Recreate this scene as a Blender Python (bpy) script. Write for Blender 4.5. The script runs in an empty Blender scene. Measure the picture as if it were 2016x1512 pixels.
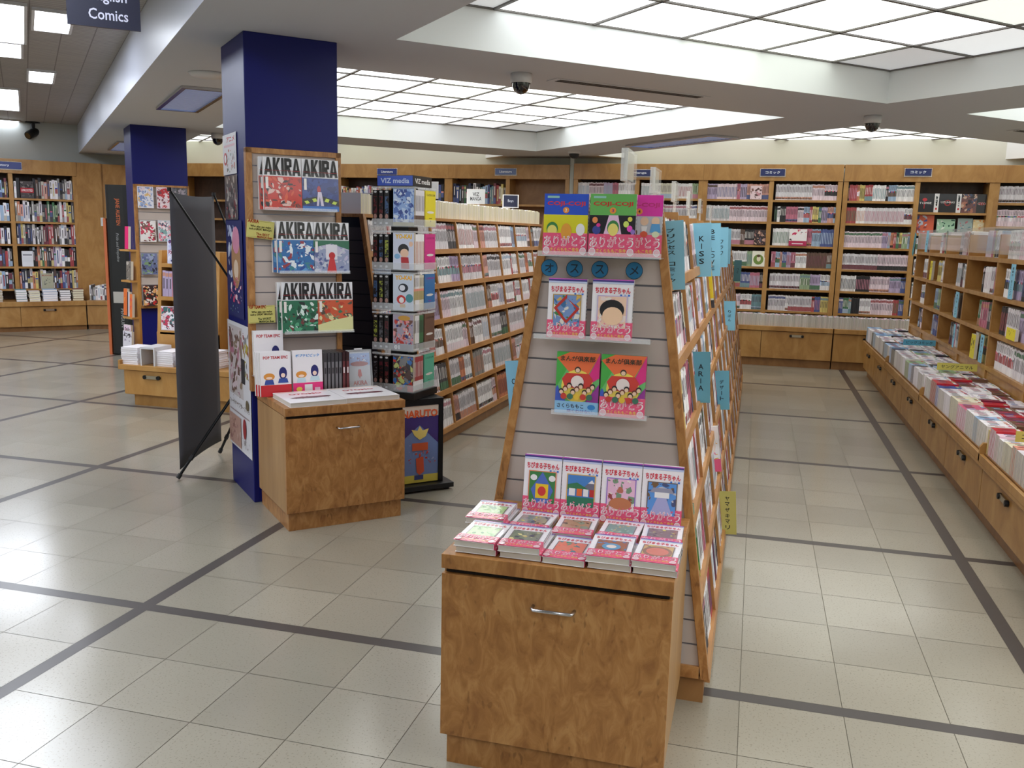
import bpy, math, random
from mathutils import Matrix, Vector

# ------------------------------------------------------------------ camera, world, exposure
sc = bpy.context.scene
COL = sc.collection
W_PX, H_PX = 2016, 1512
F_PX, PITCH, ROLL, YAW = 1759.4, 0.1678, 0.0243, 0.2618
cam_d = bpy.data.cameras.new('camera')
cam_d.sensor_width = 36.0
cam_d.lens = 36.0 * F_PX / W_PX
cam_d.clip_start = 0.05
cam = bpy.data.objects.new('camera', cam_d)
COL.objects.link(cam)
fw = Vector((-math.sin(YAW) * math.cos(PITCH), math.cos(YAW) * math.cos(PITCH), -math.sin(PITCH)))
rt = Vector((math.cos(YAW), math.sin(YAW), 0.0))
up = rt.cross(fw)
r2 = math.cos(ROLL) * rt + math.sin(ROLL) * up
u2 = -math.sin(ROLL) * rt + math.cos(ROLL) * up
cam.matrix_world = Matrix(((r2.x, u2.x, -fw.x, 1.795), (r2.y, u2.y, -fw.y, -2.0443), (r2.z, u2.z, -fw.z, 1.4046), (0, 0, 0, 1)))
sc.camera = cam

world = bpy.data.worlds.new('world')
world.use_nodes = True
world.node_tree.nodes['Background'].inputs[0].default_value = (1.0, 0.97, 0.93, 1)
world.node_tree.nodes['Background'].inputs[1].default_value = 0.02
sc.world = world
sc.view_settings.view_transform = 'Standard'
sc.view_settings.look = 'None'
sc.view_settings.exposure = -0.50
sc.view_settings.gamma = 1.0
try:
    sc.cycles.use_denoising = True
    sc.cycles.max_bounces = 8
    sc.cycles.diffuse_bounces = 4
    sc.cycles.glossy_bounces = 4
    sc.cycles.transparent_max_bounces = 12
    sc.cycles.caustics_reflective = False
    sc.cycles.caustics_refractive = False
except Exception:
    pass
PANEL_E = 5.6      # emission of the coffer light panels
TUBE_E = 17.0      # emission of the bright ceiling lights on the left
PI = math.pi
rnd = random.Random(7)

# ------------------------------------------------------------------ colour helpers
def lin(c):
    c = c / 255.0
    return c / 12.92 if c <= 0.04045 else ((c + 0.055) / 1.055) ** 2.4
def C(r, g, b):
    return (lin(r), lin(g), lin(b), 1.0)
def jit(c, k, R=rnd):
    f = 1 + R.uniform(-k, k)
    return (min(1, c[0] * f), min(1, c[1] * f), min(1, c[2] * f), 1)
PAL = {
 'w': ((244, 240, 243), 'white'), 'W': ((224, 217, 224), 'pale grey'), 'p': ((238, 208, 222), 'pale pink'), 'P': ((208, 92, 128), 'pink'),
 'r': ((190, 30, 44), 'red'), 'm': ((128, 34, 60), 'maroon'), 'o': ((222, 120, 50), 'orange'), 'y': ((226, 200, 66), 'yellow'),
 'Y': ((230, 223, 196), 'cream'), 'g': ((58, 128, 76), 'green'), 'G': ((150, 180, 130), 'pale green'), 'b': ((54, 80, 160), 'blue'),
 'B': ((34, 44, 88), 'navy'), 'l': ((150, 184, 220), 'pale blue'), 'L': ((186, 160, 206), 'lilac'), 'k': ((30, 28, 34), 'black'),
 'K': ((70, 68, 74), 'dark grey'), 't': ((96, 150, 160), 'teal'), 'n': ((110, 74, 52), 'brown'), 's': ((226, 150, 130), 'salmon'),
 'a': ((150, 146, 142), 'grey'), 'c': ((196, 186, 166), 'beige'), 'x': ((120, 160, 70), 'leaf green')}
def pc(k):
    return C(*PAL[k][0])
def mute(c, f=.28):
    g = (c[0] + c[1] + c[2]) / 3 + .03
    return (c[0] * (1 - f) + g * f, c[1] * (1 - f) + g * f, c[2] * (1 - f) + g * f, 1)
WHITE = C(238, 236, 236); PAGE = C(216, 208, 192); BLACK = C(20, 20, 22)

# ------------------------------------------------------------------ materials
MATS = {}
def new_mat(name):
    m = bpy.data.materials.new(name)
    m.use_nodes = True
    nt = m.node_tree
    b = nt.nodes['Principled BSDF']
    MATS[name] = m
    return m, nt, b
def simple(name, col, rough=0.5, metal=0.0, coat=0.0, spec=0.5):
    m, nt, b = new_mat(name)
    b.inputs['Base Color'].default_value = col
    b.inputs['Roughness'].default_value = rough
    b.inputs['Metallic'].default_value = metal
    b.inputs['Coat Weight'].default_value = coat
    b.inputs['Coat Roughness'].default_value = 0.08
    b.inputs['Specular IOR Level'].default_value = spec
    return m
def attr_mat(name, rough, coat=0.0, bump=0.0, bscale=60, spec=0.5):
    m, nt, b = new_mat(name)
    a = nt.nodes.new('ShaderNodeAttribute'); a.attribute_name = 'Col'
    nt.links.new(a.outputs['Color'], b.inputs['Base Color'])
    b.inputs['Roughness'].default_value = rough
    b.inputs['Coat Weight'].default_value = coat
    b.inputs['Coat Roughness'].default_value = 0.06
    b.inputs['Specular IOR Level'].default_value = spec
    if bump:
        tc = nt.nodes.new('ShaderNodeTexCoord')
        n = nt.nodes.new('ShaderNodeTexNoise'); n.inputs['Scale'].default_value = bscale; n.inputs['Detail'].default_value = 2
        bp = nt.nodes.new('ShaderNodeBump'); bp.inputs['Strength'].default_value = bump; bp.inputs['Distance'].default_value = 0.004
        nt.links.new(tc.outputs['Object'], n.inputs['Vector'])
        nt.links.new(n.outputs['Fac'], bp.inputs['Height'])
        nt.links.new(bp.outputs['Normal'], b.inputs['Coat Normal'])
    return m
def wood(name, c1, c2, c3, scale, stretch, rough=0.38, speck=0.0, dist=1.5, coat=0.15):
    m, nt, b = new_mat(name)
    N = nt.nodes.new; L = nt.links.new
    tc = N('ShaderNodeTexCoord'); mp = N('ShaderNodeMapping')
    mp.inputs['Scale'].default_value = stretch
    L(tc.outputs['Object'], mp.inputs['Vector'])
    n1 = N('ShaderNodeTexNoise'); n1.inputs['Scale'].default_value = scale; n1.inputs['Detail'].default_value = 6
    n1.inputs['Roughness'].default_value = 0.62; n1.inputs['Distortion'].default_value = dist
    L(mp.outputs['Vector'], n1.inputs['Vector'])
    cr = N('ShaderNodeValToRGB'); e = cr.color_ramp.elements
    e[0].position = 0.33; e[0].color = c1; e[1].position = 0.68; e[1].color = c3
    k = e.new(0.5); k.color = c2
    L(n1.outputs['Fac'], cr.inputs['Fac'])
    out = cr.outputs['Color']
    if speck:
        n2 = N('ShaderNodeTexNoise'); n2.inputs['Scale'].default_value = 70; n2.inputs['Detail'].default_value = 1
        m2 = N('ShaderNodeMapping'); m2.inputs['Scale'].default_value = (1, 1, 0.4)
        L(tc.outputs['Object'], m2.inputs['Vector']); L(m2.outputs['Vector'], n2.inputs['Vector'])
        n3 = N('ShaderNodeTexNoise'); n3.inputs['Scale'].default_value = 6
        L(tc.outputs['Object'], n3.inputs['Vector'])
        r2_ = N('ShaderNodeMapRange'); r2_.inputs[1].default_value = 0.64; r2_.inputs[2].default_value = 0.70
        L(n2.outputs['Fac'], r2_.inputs[0])
        r3 = N('ShaderNodeMapRange'); r3.inputs[1].default_value = 0.45; r3.inputs[2].default_value = 0.6
        L(n3.outputs['Fac'], r3.inputs[0])
        mu = N('ShaderNodeMath'); mu.operation = 'MULTIPLY'; L(r2_.outputs[0], mu.inputs[0]); L(r3.outputs[0], mu.inputs[1])
        mu2 = N('ShaderNodeMath'); mu2.operation = 'MULTIPLY'; mu2.inputs[1].default_value = speck; L(mu.outputs[0], mu2.inputs[0])
        mx = N('ShaderNodeMix'); mx.data_type = 'RGBA'
        L(mu2.outputs[0], mx.inputs[0]); L(out, mx.inputs[6]); mx.inputs[7].default_value = (c1[0] * .35, c1[1] * .3, c1[2] * .3, 1)
        out = mx.outputs[2]
    L(out, b.inputs['Base Color'])
    b.inputs['Roughness'].default_value = rough
    b.inputs['Coat Weight'].default_value = coat; b.inputs['Coat Roughness'].default_value = 0.25
    return m
wood('burl', C(146, 96, 48), C(168, 116, 62), C(188, 138, 82), 24.0, (1, 1, 0.5), 0.38, 0.45, 1.1)
wood('burl_side', C(156, 116, 70), C(168, 128, 80), C(180, 140, 92), 9.0, (1, 1, 0.15), 0.42, 0.0, 0.6)
wood('maple', C(158, 112, 58), C(172, 126, 68), C(184, 140, 82), 6.0, (1, 1, 0.5), 0.42, 0.0, 1.2)
wood('shaded_back', C(66, 44, 28), C(76, 50, 32), C(88, 60, 40), 6.0, (1, 1, 0.5), 0.5)  # back panel wood, darkened in colour to stand in for shade behind the books
wood('maple_dark', C(132, 92, 50), C(146, 102, 56), C(158, 114, 66), 6.0, (1, 1, 0.5), 0.45, 0.0, 1.2)
wood('shelf_wood', C(164, 112, 62), C(178, 126, 72), C(190, 138, 82), 8.0, (1, 0.4, 1), 0.42, 0.0, 0.8)
wood('birch', C(176, 126, 62), C(188, 138, 72), C(198, 150, 84), 5.0, (1, 1, 0.5), 0.4, 0.0, 1.2)
simple('slat', C(190, 176, 168), 0.5)
simple('slat_groove', C(128, 126, 134), 0.35, 0.6)
simple('slat_black', C(70, 62, 60), 0.45)
simple('slat_black_groove', C(10, 10, 10), 0.4)
simple('black_plastic', C(22, 22, 24), 0.4)
simple('black_metal', C(16, 16, 18), 0.32, 0.3)
simple('chrome', C(200, 200, 205), 0.22, 1.0)
simple('brass', C(190, 180, 160), 0.3, 1.0)
simple('soffit', C(206, 210, 218), 0.9, spec=0.1)
simple('coffer_white', C(226, 230, 230), 0.7, spec=0.2)
simple('fascia_white', C(206, 210, 224), 0.32, coat=0.3)
simple('wall_cream', C(206, 208, 196), 0.8, spec=0.2)
simple('wall_grey', C(186, 190, 186), 0.8, spec=0.2)
simple('navy_front', C(14, 20, 98), 0.4, spec=0.3)
simple('grid_metal', C(96, 92, 88), 0.5)
simple('white_plastic', C(220, 220, 222), 0.35)
simple('banner_grey', C(98, 98, 103), 0.75, spec=0.15)
simple('shadow_gap', C(30, 20, 14), 0.9)
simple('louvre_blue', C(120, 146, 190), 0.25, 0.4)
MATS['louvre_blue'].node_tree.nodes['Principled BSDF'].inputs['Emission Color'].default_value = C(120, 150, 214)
MATS['louvre_blue'].node_tree.nodes['Principled BSDF'].inputs['Emission Strength'].default_value = 1.1  # blue glow added to brighten the louvre
attr_mat('print', 0.5, 0.0)
attr_mat('gloss', 0.4, 0.35)
attr_mat('wrap', 0.35, 0.9, 0.35, 45)
attr_mat('paper', 0.8, 0.0, spec=0.1)
m, nt, b = new_mat('acrylic')
b.inputs['Base Color'].default_value = (0.92, 0.95, 0.96, 1); b.inputs['Roughness'].default_value = 0.08
b.inputs['Alpha'].default_value = 0.28
b.inputs['Coat Weight'].default_value = 1.0
m, nt, b = new_mat('dome_glass')
b.inputs['Base Color'].default_value = C(14, 14, 16); b.inputs['Roughness'].default_value = 0.08; b.inputs['Coat Weight'].default_value = 1.0

def floor_mat():
    m, nt, b = new_mat('floor_tile'); N = nt.nodes.new; L = nt.links.new
    tc = N('ShaderNodeTexCoord'); geo = N('ShaderNodeNewGeometry')
    n = N('ShaderNodeTexNoise'); n.inputs['Scale'].default_value = 0.9; n.inputs['Detail'].default_value = 3; L(tc.outputs['Object'], n.inputs['Vector'])
    a = N('ShaderNodeMath'); a.operation = 'MULTIPLY_ADD'; a.inputs[1].default_value = 0.35; L(geo.outputs['Random Per Island'], a.inputs[0]); L(n.outputs['Fac'], a.inputs[2])
    cr = N('ShaderNodeValToRGB'); e = cr.color_ramp.elements
    e[0].position = 0.35; e[0].color = C(144, 137, 121); e[1].position = 0.95; e[1].color = C(166, 159, 142); L(a.outputs[0], cr.inputs['Fac'])
    s = N('ShaderNodeTexNoise'); s.inputs['Scale'].default_value = 150; s.inputs['Detail'].default_value = 2; L(tc.outputs['Object'], s.inputs['Vector'])
    r = N('ShaderNodeMapRange'); r.inputs[1].default_value = 0.60; r.inputs[2].default_value = 0.68; L(s.outputs['Fac'], r.inputs[0])
    mu = N('ShaderNodeMath'); mu.operation = 'MULTIPLY'; mu.inputs[1].default_value = 0.85; L(r.outputs[0], mu.inputs[0])
    mx = N('ShaderNodeMix'); mx.data_type = 'RGBA'; L(mu.outputs[0], mx.inputs[0]); L(cr.outputs['Color'], mx.inputs[6]); mx.inputs[7].default_value = C(128, 120, 104)
    L(mx.outputs[2], b.inputs['Base Color'])
    b.inputs['Roughness'].default_value = 0.5; b.inputs['Specular IOR Level'].default_value = 0.35
    b.inputs['Coat Weight'].default_value = 1.0
    n2 = N('ShaderNodeTexNoise'); n2.inputs['Scale'].default_value = 2.5; n2.inputs['Detail'].default_value = 4; L(tc.outputs['Object'], n2.inputs['Vector'])
    rr = N('ShaderNodeMapRange'); rr.inputs[3].default_value = 0.10; rr.inputs[4].default_value = 0.27; L(n2.outputs['Fac'], rr.inputs[0])
    L(rr.outputs[0], b.inputs['Coat Roughness'])
floor_mat()
simple('floor_strip', C(68, 61, 58), 0.5, coat=0.4)
MATS['floor_strip'].node_tree.nodes['Principled BSDF'].inputs['Coat Roughness'].default_value = 0.2
simple('floor_seam', C(120, 112, 96), 0.7)

def light_mat():
    m, nt, b = new_mat('light_panel'); N = nt.nodes.new; L = nt.links.new
    tc = N('ShaderNodeTexCoord'); at = N('ShaderNodeAttribute'); at.attribute_name = 'Col'
    mp = N('ShaderNodeMapping'); mp.inputs['Rotation'].default_value = (0, 0, math.radians(-43.5)); mp.inputs['Scale'].default_value = (62, 62, 62)
    L(tc.outputs['Object'], mp.inputs['Vector'])
    ch = N('ShaderNodeTexVoronoi'); ch.inputs['Randomness'].default_value = 0.0; ch.inputs['Scale'].default_value = 1.0; L(mp.outputs['Vector'], ch.inputs['Vector'])
    r = N('ShaderNodeMapRange'); r.inputs[1].default_value = 0.02; r.inputs[2].default_value = 0.6; r.inputs[3].default_value = 1.0; r.inputs[4].default_value = 0.55; L(ch.outputs['Distance'], r.inputs[0])
    mx = N('ShaderNodeMix'); mx.data_type = 'RGBA'; mx.blend_type = 'MULTIPLY'; mx.inputs[0].default_value = 1.0
    L(at.outputs['Color'], mx.inputs[6]); L(r.outputs[0], mx.inputs[7])
    b.inputs['Base Color'].default_value = (0.6, 0.6, 0.6, 1)
    L(mx.outputs[2], b.inputs['Emission Color']); b.inputs['Emission Strength'].default_value = PANEL_E
light_mat()
m, nt, b = new_mat('tube_light')
b.inputs['Emission Color'].default_value = (0.84, 0.90, 1.0, 1); b.inputs['Emission Strength'].default_value = TUBE_E
def plank_ceiling():
    m, nt, b = new_mat('metal_ceiling'); N = nt.nodes.new; L = nt.links.new
    tc = N('ShaderNodeTexCoord'); mp = N('ShaderNodeMapping'); mp.inputs['Rotation'].default_value = (0, 0, math.radians(-43.5))
    L(tc.outputs['Object'], mp.inputs['Vector'])
    br = N('ShaderNodeTexBrick'); br.offset = 0.0; br.inputs['Scale'].default_value = 1.0
    br.inputs['Color1'].default_value = C(172, 166, 160); br.inputs['Color2'].default_value = C(164, 158, 154); br.inputs['Mortar'].default_value = C(120, 112, 108)
    br.inputs['Mortar Size'].default_value = 0.004; br.inputs['Brick Width'].default_value = 0.2; br.inputs['Row Height'].default_value = 0.05
    L(mp.outputs['Vector'], br.inputs['Vector']); L(br.outputs['Color'], b.inputs['Base Color'])
    b.inputs['Roughness'].default_value = 0.6
plank_ceiling()

# ------------------------------------------------------------------ mesh builder
def tag(o, label=None, cat=None, group=None, kind=None):
    if label: o['label'] = label
    if cat: o['category'] = cat
    if group: o['group'] = group
    if kind: o['kind'] = kind
    return o
def thing(name, label, cat, loc=(0, 0, 0), rz=0.0, group=None, rot=None):
    o = bpy.data.objects.new(name, None); COL.objects.link(o)
    o.empty_display_size = 0.05
    o.location = loc; o.rotation_euler = rot if rot else (0, 0, rz)
    return tag(o, label, cat, group)

GLY = {}
def glyphs(text, off=0.0, shear=0.0):
    key = (text, off, shear)
    if key in GLY: return GLY[key]
    c = bpy.data.curves.new('tmp', 'FONT'); c.body = text; c.offset = off; c.shear = shear; c.resolution_u = 2
    c.align_x = 'LEFT'
    o = bpy.data.objects.new('tmp', c); COL.objects.link(o)
    bpy.context.view_layer.update()
    me = bpy.data.meshes.new_from_object(o.evaluated_get(bpy.context.evaluated_depsgraph_get()))
    vs = [(v.co.x, v.co.y) for v in me.vertices]; fs = [tuple(p.vertices) for p in me.polygons if len(p.vertices) > 2 and p.area > 1e-7]
    fs = [f if me.polygons[0].normal.z >= 0 else f[::-1] for f in fs]
    COL.objects.unlink(o); bpy.data.objects.remove(o); bpy.data.curves.remove(c); bpy.data.meshes.remove(me)
    if not vs:
        vs = [(0, 0), (1, 1)]
    x0 = min(v[0] for v in vs); x1 = max(v[0] for v in vs); y0 = min(v[1] for v in vs); y1 = max(v[1] for v in vs)
    GLY[key] = ([((x - x0) / (x1 - x0 + 1e-9), (y - y0) / (y1 - y0 + 1e-9)) for x, y in vs], fs, (x1 - x0) / (y1 - y0 + 1e-9))
    return GLY[key]

def clip_poly(P, x0, y0, x1, y1):
    for ax, lim, sgn in ((0, x0, 1), (0, x1, -1), (1, y0, 1), (1, y1, -1)):
        Q = []
        for i in range(len(P)):
            a, b_ = P[i - 1], P[i]
            ia = (a[ax] - lim) * sgn >= 0; ib = (b_[ax] - lim) * sgn >= 0
            if ia != ib:
                t = (lim - a[ax]) / (b_[ax] - a[ax])
                Q.append((a[0] + t * (b_[0] - a[0]), a[1] + t * (b_[1] - a[1])))
            if ib: Q.append(b_)
        P = Q
        if len(P) < 3: return []
    return P

class MB:
    def __init__(s):
        s.v = []; s.f = []; s.m = []; s.c = []; s.T = Matrix.Identity(4); s.mats = []
    def mi(s, name):
        if name not in s.mats: s.mats.append(name)
        return s.mats.index(name)
    def poly(s, pts, mat, col=WHITE):
        i = len(s.v)
        s.v += [tuple(s.T @ Vector(p)) for p in pts]
        s.f.append(tuple(range(i, i + len(pts)))); s.m.append(s.mi(mat)); s.c.append(col)
    def box(s, x0, y0, z0, x1, y1, z1, mat, col=WHITE, cols=None, mats=None):
        p = [(x0, y0, z0), (x1, y0, z0), (x1, y1, z0), (x0, y1, z0), (x0, y0, z1), (x1, y0, z1), (x1, y1, z1), (x0, y1, z1)]
        i = len(s.v); s.v += [tuple(s.T @ Vector(q)) for q in p]
        F = ((0, 1, 5, 4), (1, 2, 6, 5), (2, 3, 7, 6), (3, 0, 4, 7), (4, 5, 6, 7), (3, 2, 1, 0))  # front right back left top bottom
        for k, f in enumerate(F):
            s.f.append(tuple(i + j for j in f)); s.m.append(s.mi(mats[k] if mats else mat)); s.c.append(cols[k] if cols else col)
    def prism(s, prof, a0, a1, axis, mat, col=WHITE):
        # prof: list of 2D points; axis 'y': (x,z) extruded along y ; 'x': (y,z) ; 'z': (x,y)
        def P(q, a):
            return (q[0], a, q[1]) if axis == 'y' else ((a, q[0], q[1]) if axis == 'x' else (q[0], q[1], a))
        n = len(prof); i = len(s.v)
        s.v += [tuple(s.T @ Vector(P(q, a0))) for q in prof] + [tuple(s.T @ Vector(P(q, a1))) for q in prof]
        area = sum(prof[k - 1][0] * prof[k][1] - prof[k][0] * prof[k - 1][1] for k in range(n))
        flip = (area > 0) == (axis == 'y')
        A = tuple(range(i, i + n)); B = tuple(range(i + n, i + 2 * n))
        fs = [A[::-1], B] + [(A[k - 1], A[k], B[k], B[k - 1]) for k in range(n)]
        if flip: fs = [f[::-1] for f in fs]
        for f in fs: s.f.append(f); s.m.append(s.mi(mat)); s.c.append(col)
    def tube(s, pts, r, mat, col=WHITE, n=8, cap=True):
        pts = [Vector(p) for p in pts]; rings = []
        for k, p in enumerate(pts):
            d = (pts[min(k + 1, len(pts) - 1)] - pts[max(k - 1, 0)]).normalized()
            a = d.orthogonal().normalized() if k == 0 else (rings_a - d * rings_a.dot(d)).normalized()
            rings_a = a; b_ = d.cross(a); i = len(s.v)
            rr = r[k] if isinstance(r, (list, tuple)) else r
            s.v += [tuple(s.T @ (p + rr * (math.cos(2 * PI * j / n) * a + math.sin(2 * PI * j / n) * b_))) for j in range(n)]
            rings.append(i)
        for k in range(len(rings) - 1):
            for j in range(n):
                j2 = (j + 1) % n
                s.f.append((rings[k] + j, rings[k] + j2, rings[k + 1] + j2, rings[k + 1] + j)); s.m.append(s.mi(mat)); s.c.append(col)
        if cap:
            s.f.append(tuple(rings[0] + j for j in range(n))[::-1]); s.m.append(s.mi(mat)); s.c.append(col)
            s.f.append(tuple(rings[-1] + j for j in range(n))); s.m.append(s.mi(mat)); s.c.append(col)
    def lathe(s, prof, mat, col=WHITE, n=24, flip=False):
        i = len(s.v)
        for r, z in prof:
            s.v += [tuple(s.T @ Vector((r * math.cos(2 * PI * j / n), r * math.sin(2 * PI * j / n), z))) for j in range(n)]
        for k in range(len(prof) - 1):
            for j in range(n):
                j2 = (j + 1) % n
                f = (i + k * n + j, i + k * n + j2, i + (k + 1) * n + j2, i + (k + 1) * n + j)
                s.f.append(f[::-1] if flip else f); s.m.append(s.mi(mat)); s.c.append(col)
    def heavy(s, ox, oz, w, h, y, mat, col):
        # broad condensed capitals spelling the comic's title
        G_ = {'A': [[(0, 0), (.34, 0), (.5, .8), (.36, 1)], [(.36, 1), (.64, 1), (.5, .8)], [(1, 0), (.66, 0), (.5, .8), (.64, 1)][::-1], [(.24, .16), (.76, .16), (.70, .34), (.30, .34)]],
              'K': [[(0, 0), (.36, 0), (.36, 1), (0, 1)], [(.30, .42), (.62, 0), (1, 0), (.5, .62)], [(.30, .42), (.5, .5), (.98, 1), (.62, 1)]],
              'I': [[(.1, 0), (.9, 0), (.9, 1), (.1, 1)]],
              'R': [[(0, 0), (.36, 0), (.36, 1), (0, 1)], [(.3, .8), (.7, .8), (.96, .92), (.7, 1), (.3, 1)], [(.64, .5), (.98, .5), (.98, .94), (.64, .84)], [(.3, .42), (.98, .5), (.9, .6), (.3, .6)], [(.3, .45), (.66, 0), (1, 0), (.7, .48)]]}
        x = 0.0; ws = {'A': .235, 'K': .215, 'I': .085, 'R': .205}
        for ch in 'AKIRA':
            for P in G_[ch]: s.poly([(ox + (x + a * ws[ch]) * w, y, oz + b_ * h) for a, b_ in P], mat, col)
            x += ws[ch] + .006
    # ---- printed art on a plane: local x right, z up, facing -y. (ox, oz) lower-left corner, w x h metres
    def art(s, ox, oz, w, h, prims, y=0.0, mat='gloss', layer0=1, step=0.00018):
        k = layer0
        def put(pts, col, yy):
            P = clip_poly(pts, 0, 0, 1, 1)
            if len(P) > 2: s.poly([(ox + a * w, yy, oz + b_ * h) for a, b_ in P], mat, col)
        for pr in prims:
            yy = y - k * step; k += 1
            t = pr[0]
            if t == 'R': put([(pr[1], pr[2]), (pr[3], pr[2]), (pr[3], pr[4]), (pr[1], pr[4])], pr[5], yy)
            elif t == 'E':
                cx, cy, rx, ry = pr[1:5]; n = 18
                put([(cx + rx * math.cos(2 * PI * j / n), cy + ry * math.sin(2 * PI * j / n)) for j in range(n)], pr[5], yy)
            elif t == 'P': put(pr[1], pr[2], yy)
            elif t == 'H': s.heavy(ox + pr[1] * w, oz + pr[2] * h, pr[3] * w, pr[4] * h, yy, mat, pr[5])
            elif t == 'N':  # loose painted shapes inside a rectangle
                x0, y0, x1, y1, seed, pal, cnt = pr[1:8]; R = random.Random(seed); cnt = int(cnt * 2.3)
                asp = w / h
                for q in range(cnt):
                    cx = R.uniform(x0, x1); cy = R.uniform(y0, y1); sz = R.uniform(.035, .17) * (1.35 - q / cnt) * (y1 - y0)
                    a = R.uniform(0, PI); e_ = R.uniform(.25, .9); nn = R.choice((4, 5, 7, 9))
                    P = []
                    for j in range(nn):
                        th = 2 * PI * j / nn; rr = sz * R.uniform(.6, 1.15)
                        px, py = rr * math.cos(th), rr * e_ * math.sin(th)
                        P.append((cx + (px * math.cos(a) - py * math.sin(a)) / asp, cy + px * math.sin(a) + py * math.cos(a)))
                    P = clip_poly(P, x0, y0, x1, y1)
                    if len(P) > 2:
                        s.poly([(ox + A * w, yy - q * 0.00001, oz + B * h) for A, B in P], mat, R.choice(pal))
                k += max(1, int(cnt * 0.00001 / step) + 1)
            elif t == 'T':  # text, centre x, centre y, width, height, colour, offset
                txt, cx, cy, tw, th_, col = pr[1:7]; off = pr[7] if len(pr) > 7 else 0.0
                lines = txt.split('\n'); nl = len(lines)
                for li, ln in enumerate(lines):
                    V, Fs, _ = glyphs(ln, off)
                    hh = th_ / nl * (0.82 if nl > 1 else 1.0); yc = cy + th_ / 2 - th_ / nl * (li + .5)
                    wmax = max(len(q_) for q_ in lines); ww = tw * len(ln) / wmax
                    i = len(s.v)
                    s.v += [tuple(s.T @ Vector((ox + (cx - ww / 2 + a * ww) * w, yy, oz + (yc - hh / 2 + b_ * hh) * h))) for a, b_ in V]
                    for f in Fs: s.f.append(tuple(i + q_ for q_ in f)); s.m.append(s.mi(mat)); s.c.append(col)
            elif t == 'V':  # vertical text, one character under the other
                txt, cx, ytop, ch, cw, pitch, col = pr[1:8]; off = pr[8] if len(pr) > 8 else 0.0
                for li, chh in enumerate(txt):
                    if chh == ' ': continue
                    V, Fs, _ = glyphs('l' if chh == 'ー' else chh, off)
                    w_ = cw * (0.15 if chh in 'ーI' else (.55 if chh in 'ッォャュョィ' else 1)); h_ = ch * (.6 if chh in 'ッォャュョィ' else 1)
                    yc = ytop - pitch * (li + .5); i = len(s.v)
                    s.v += [tuple(s.T @ Vector((ox + (cx - w_ / 2 + a * w_) * w, yy, oz + (yc - h_ / 2 + b_ * h_) * h))) for a, b_ in V]
                    for f in Fs: s.f.append(tuple(i + q_ for q_ in f)); s.m.append(s.mi(mat)); s.c.append(col)
    def build(s, name, parent=None, loc=None, rz=0.0, rot=None, bevel=0.0, smooth=False):
        me = bpy.data.meshes.new(name)
        me.from_pydata(s.v, [], s.f)
        for n_ in s.mats: me.materials.append(MATS[n_])
        me.polygons.foreach_set('material_index', s.m)
        a = me.attributes.new('Col', 'FLOAT_COLOR', 'CORNER')
        buf = []
        for f, c in zip(s.f, s.c): buf += list(c) * len(f)
        a.data.foreach_set('color', buf)
        if smooth: me.polygons.foreach_set('use_smooth', [True] * len(s.f))
        me.update()
        o = bpy.data.objects.new(name, me); COL.objects.link(o)
        if parent: o.parent = parent
        if loc: o.location = loc
        if rot: o.rotation_euler = rot
        elif rz: o.rotation_euler = (0, 0, rz)
        if bevel:
            bm_ = o.modifiers.new('bevel', 'BEVEL'); bm_.width = bevel; bm_.segments = 2; bm_.limit_method = 'ANGLE'; bm_.angle_limit = math.radians(40)
        return o
def bx(x0, y0, z0, x1, y1, z1, mat, col=WHITE):
    b_ = MB(); b_.box(x0, y0, z0, x1, y1, z1, mat, col); return b_
def struct(o): o['kind'] = 'structure'; return o

# ceiling frame: s to the right and away, t to the left and away
TH = math.radians(43.5); CU = (math.cos(TH), math.sin(TH)); CV = (-math.sin(TH), math.cos(TH))
def ST(s, t, z=0.0): return (s * CU[0] + t * CV[0], s * CU[1] + t * CV[1], z)

# ------------------------------------------------------------------ the setting
T = 0.3048
def build_floor():
    XS = [-0.343, -1.857, -3.345, -4.83, -6.32, -7.8, -9.3, 2.743, 4.32, 5.9]
    YS = [2 * T, 7 * T + .0529, 12 * T + 2 * .0529, 17 * T + 3 * .0529, 22 * T + 4 * .0529, -3 * T - .0529, -8 * T - 2 * .0529, -13 * T - 3 * .0529]
    w = 0.053
    def cuts(strips, lo, hi):
        ss = sorted(x for x in strips if lo < x < hi)
        segs = []; cur = lo
        for x in ss + [hi]:
            n = max(1, round((x - cur) / T))
            for k in range(n): segs.append((cur + (x - cur) * k / n, cur + (x - cur) * (k + 1) / n, 0))
            if x < hi: segs.append((x, x + w, 1)); cur = x + w
        return segs
    sx = cuts(XS, -10.5, 6.2); sy = cuts(YS, -6.0, 9.0)
    b_ = MB()
    b_.poly([(-10.5, -6, -0.0015), (6.2, -6, -0.0015), (6.2, 9, -0.0015), (-10.5, 9, -0.0015)], 'floor_seam')
    g = 0.0011
    for x0, x1, a in sx:
        for y0, y1, c in sy:
            strip = a or c
            gx = 0 if strip else g
            b_.poly([(x0 + gx, y0 + gx, 0), (x1 - gx, y0 + gx, 0), (x1 - gx, y1 - gx, 0), (x0 + gx, y1 - gx, 0)], 'floor_strip' if strip else 'floor_tile')
    struct(b_.build('floor'))
build_floor()

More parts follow.
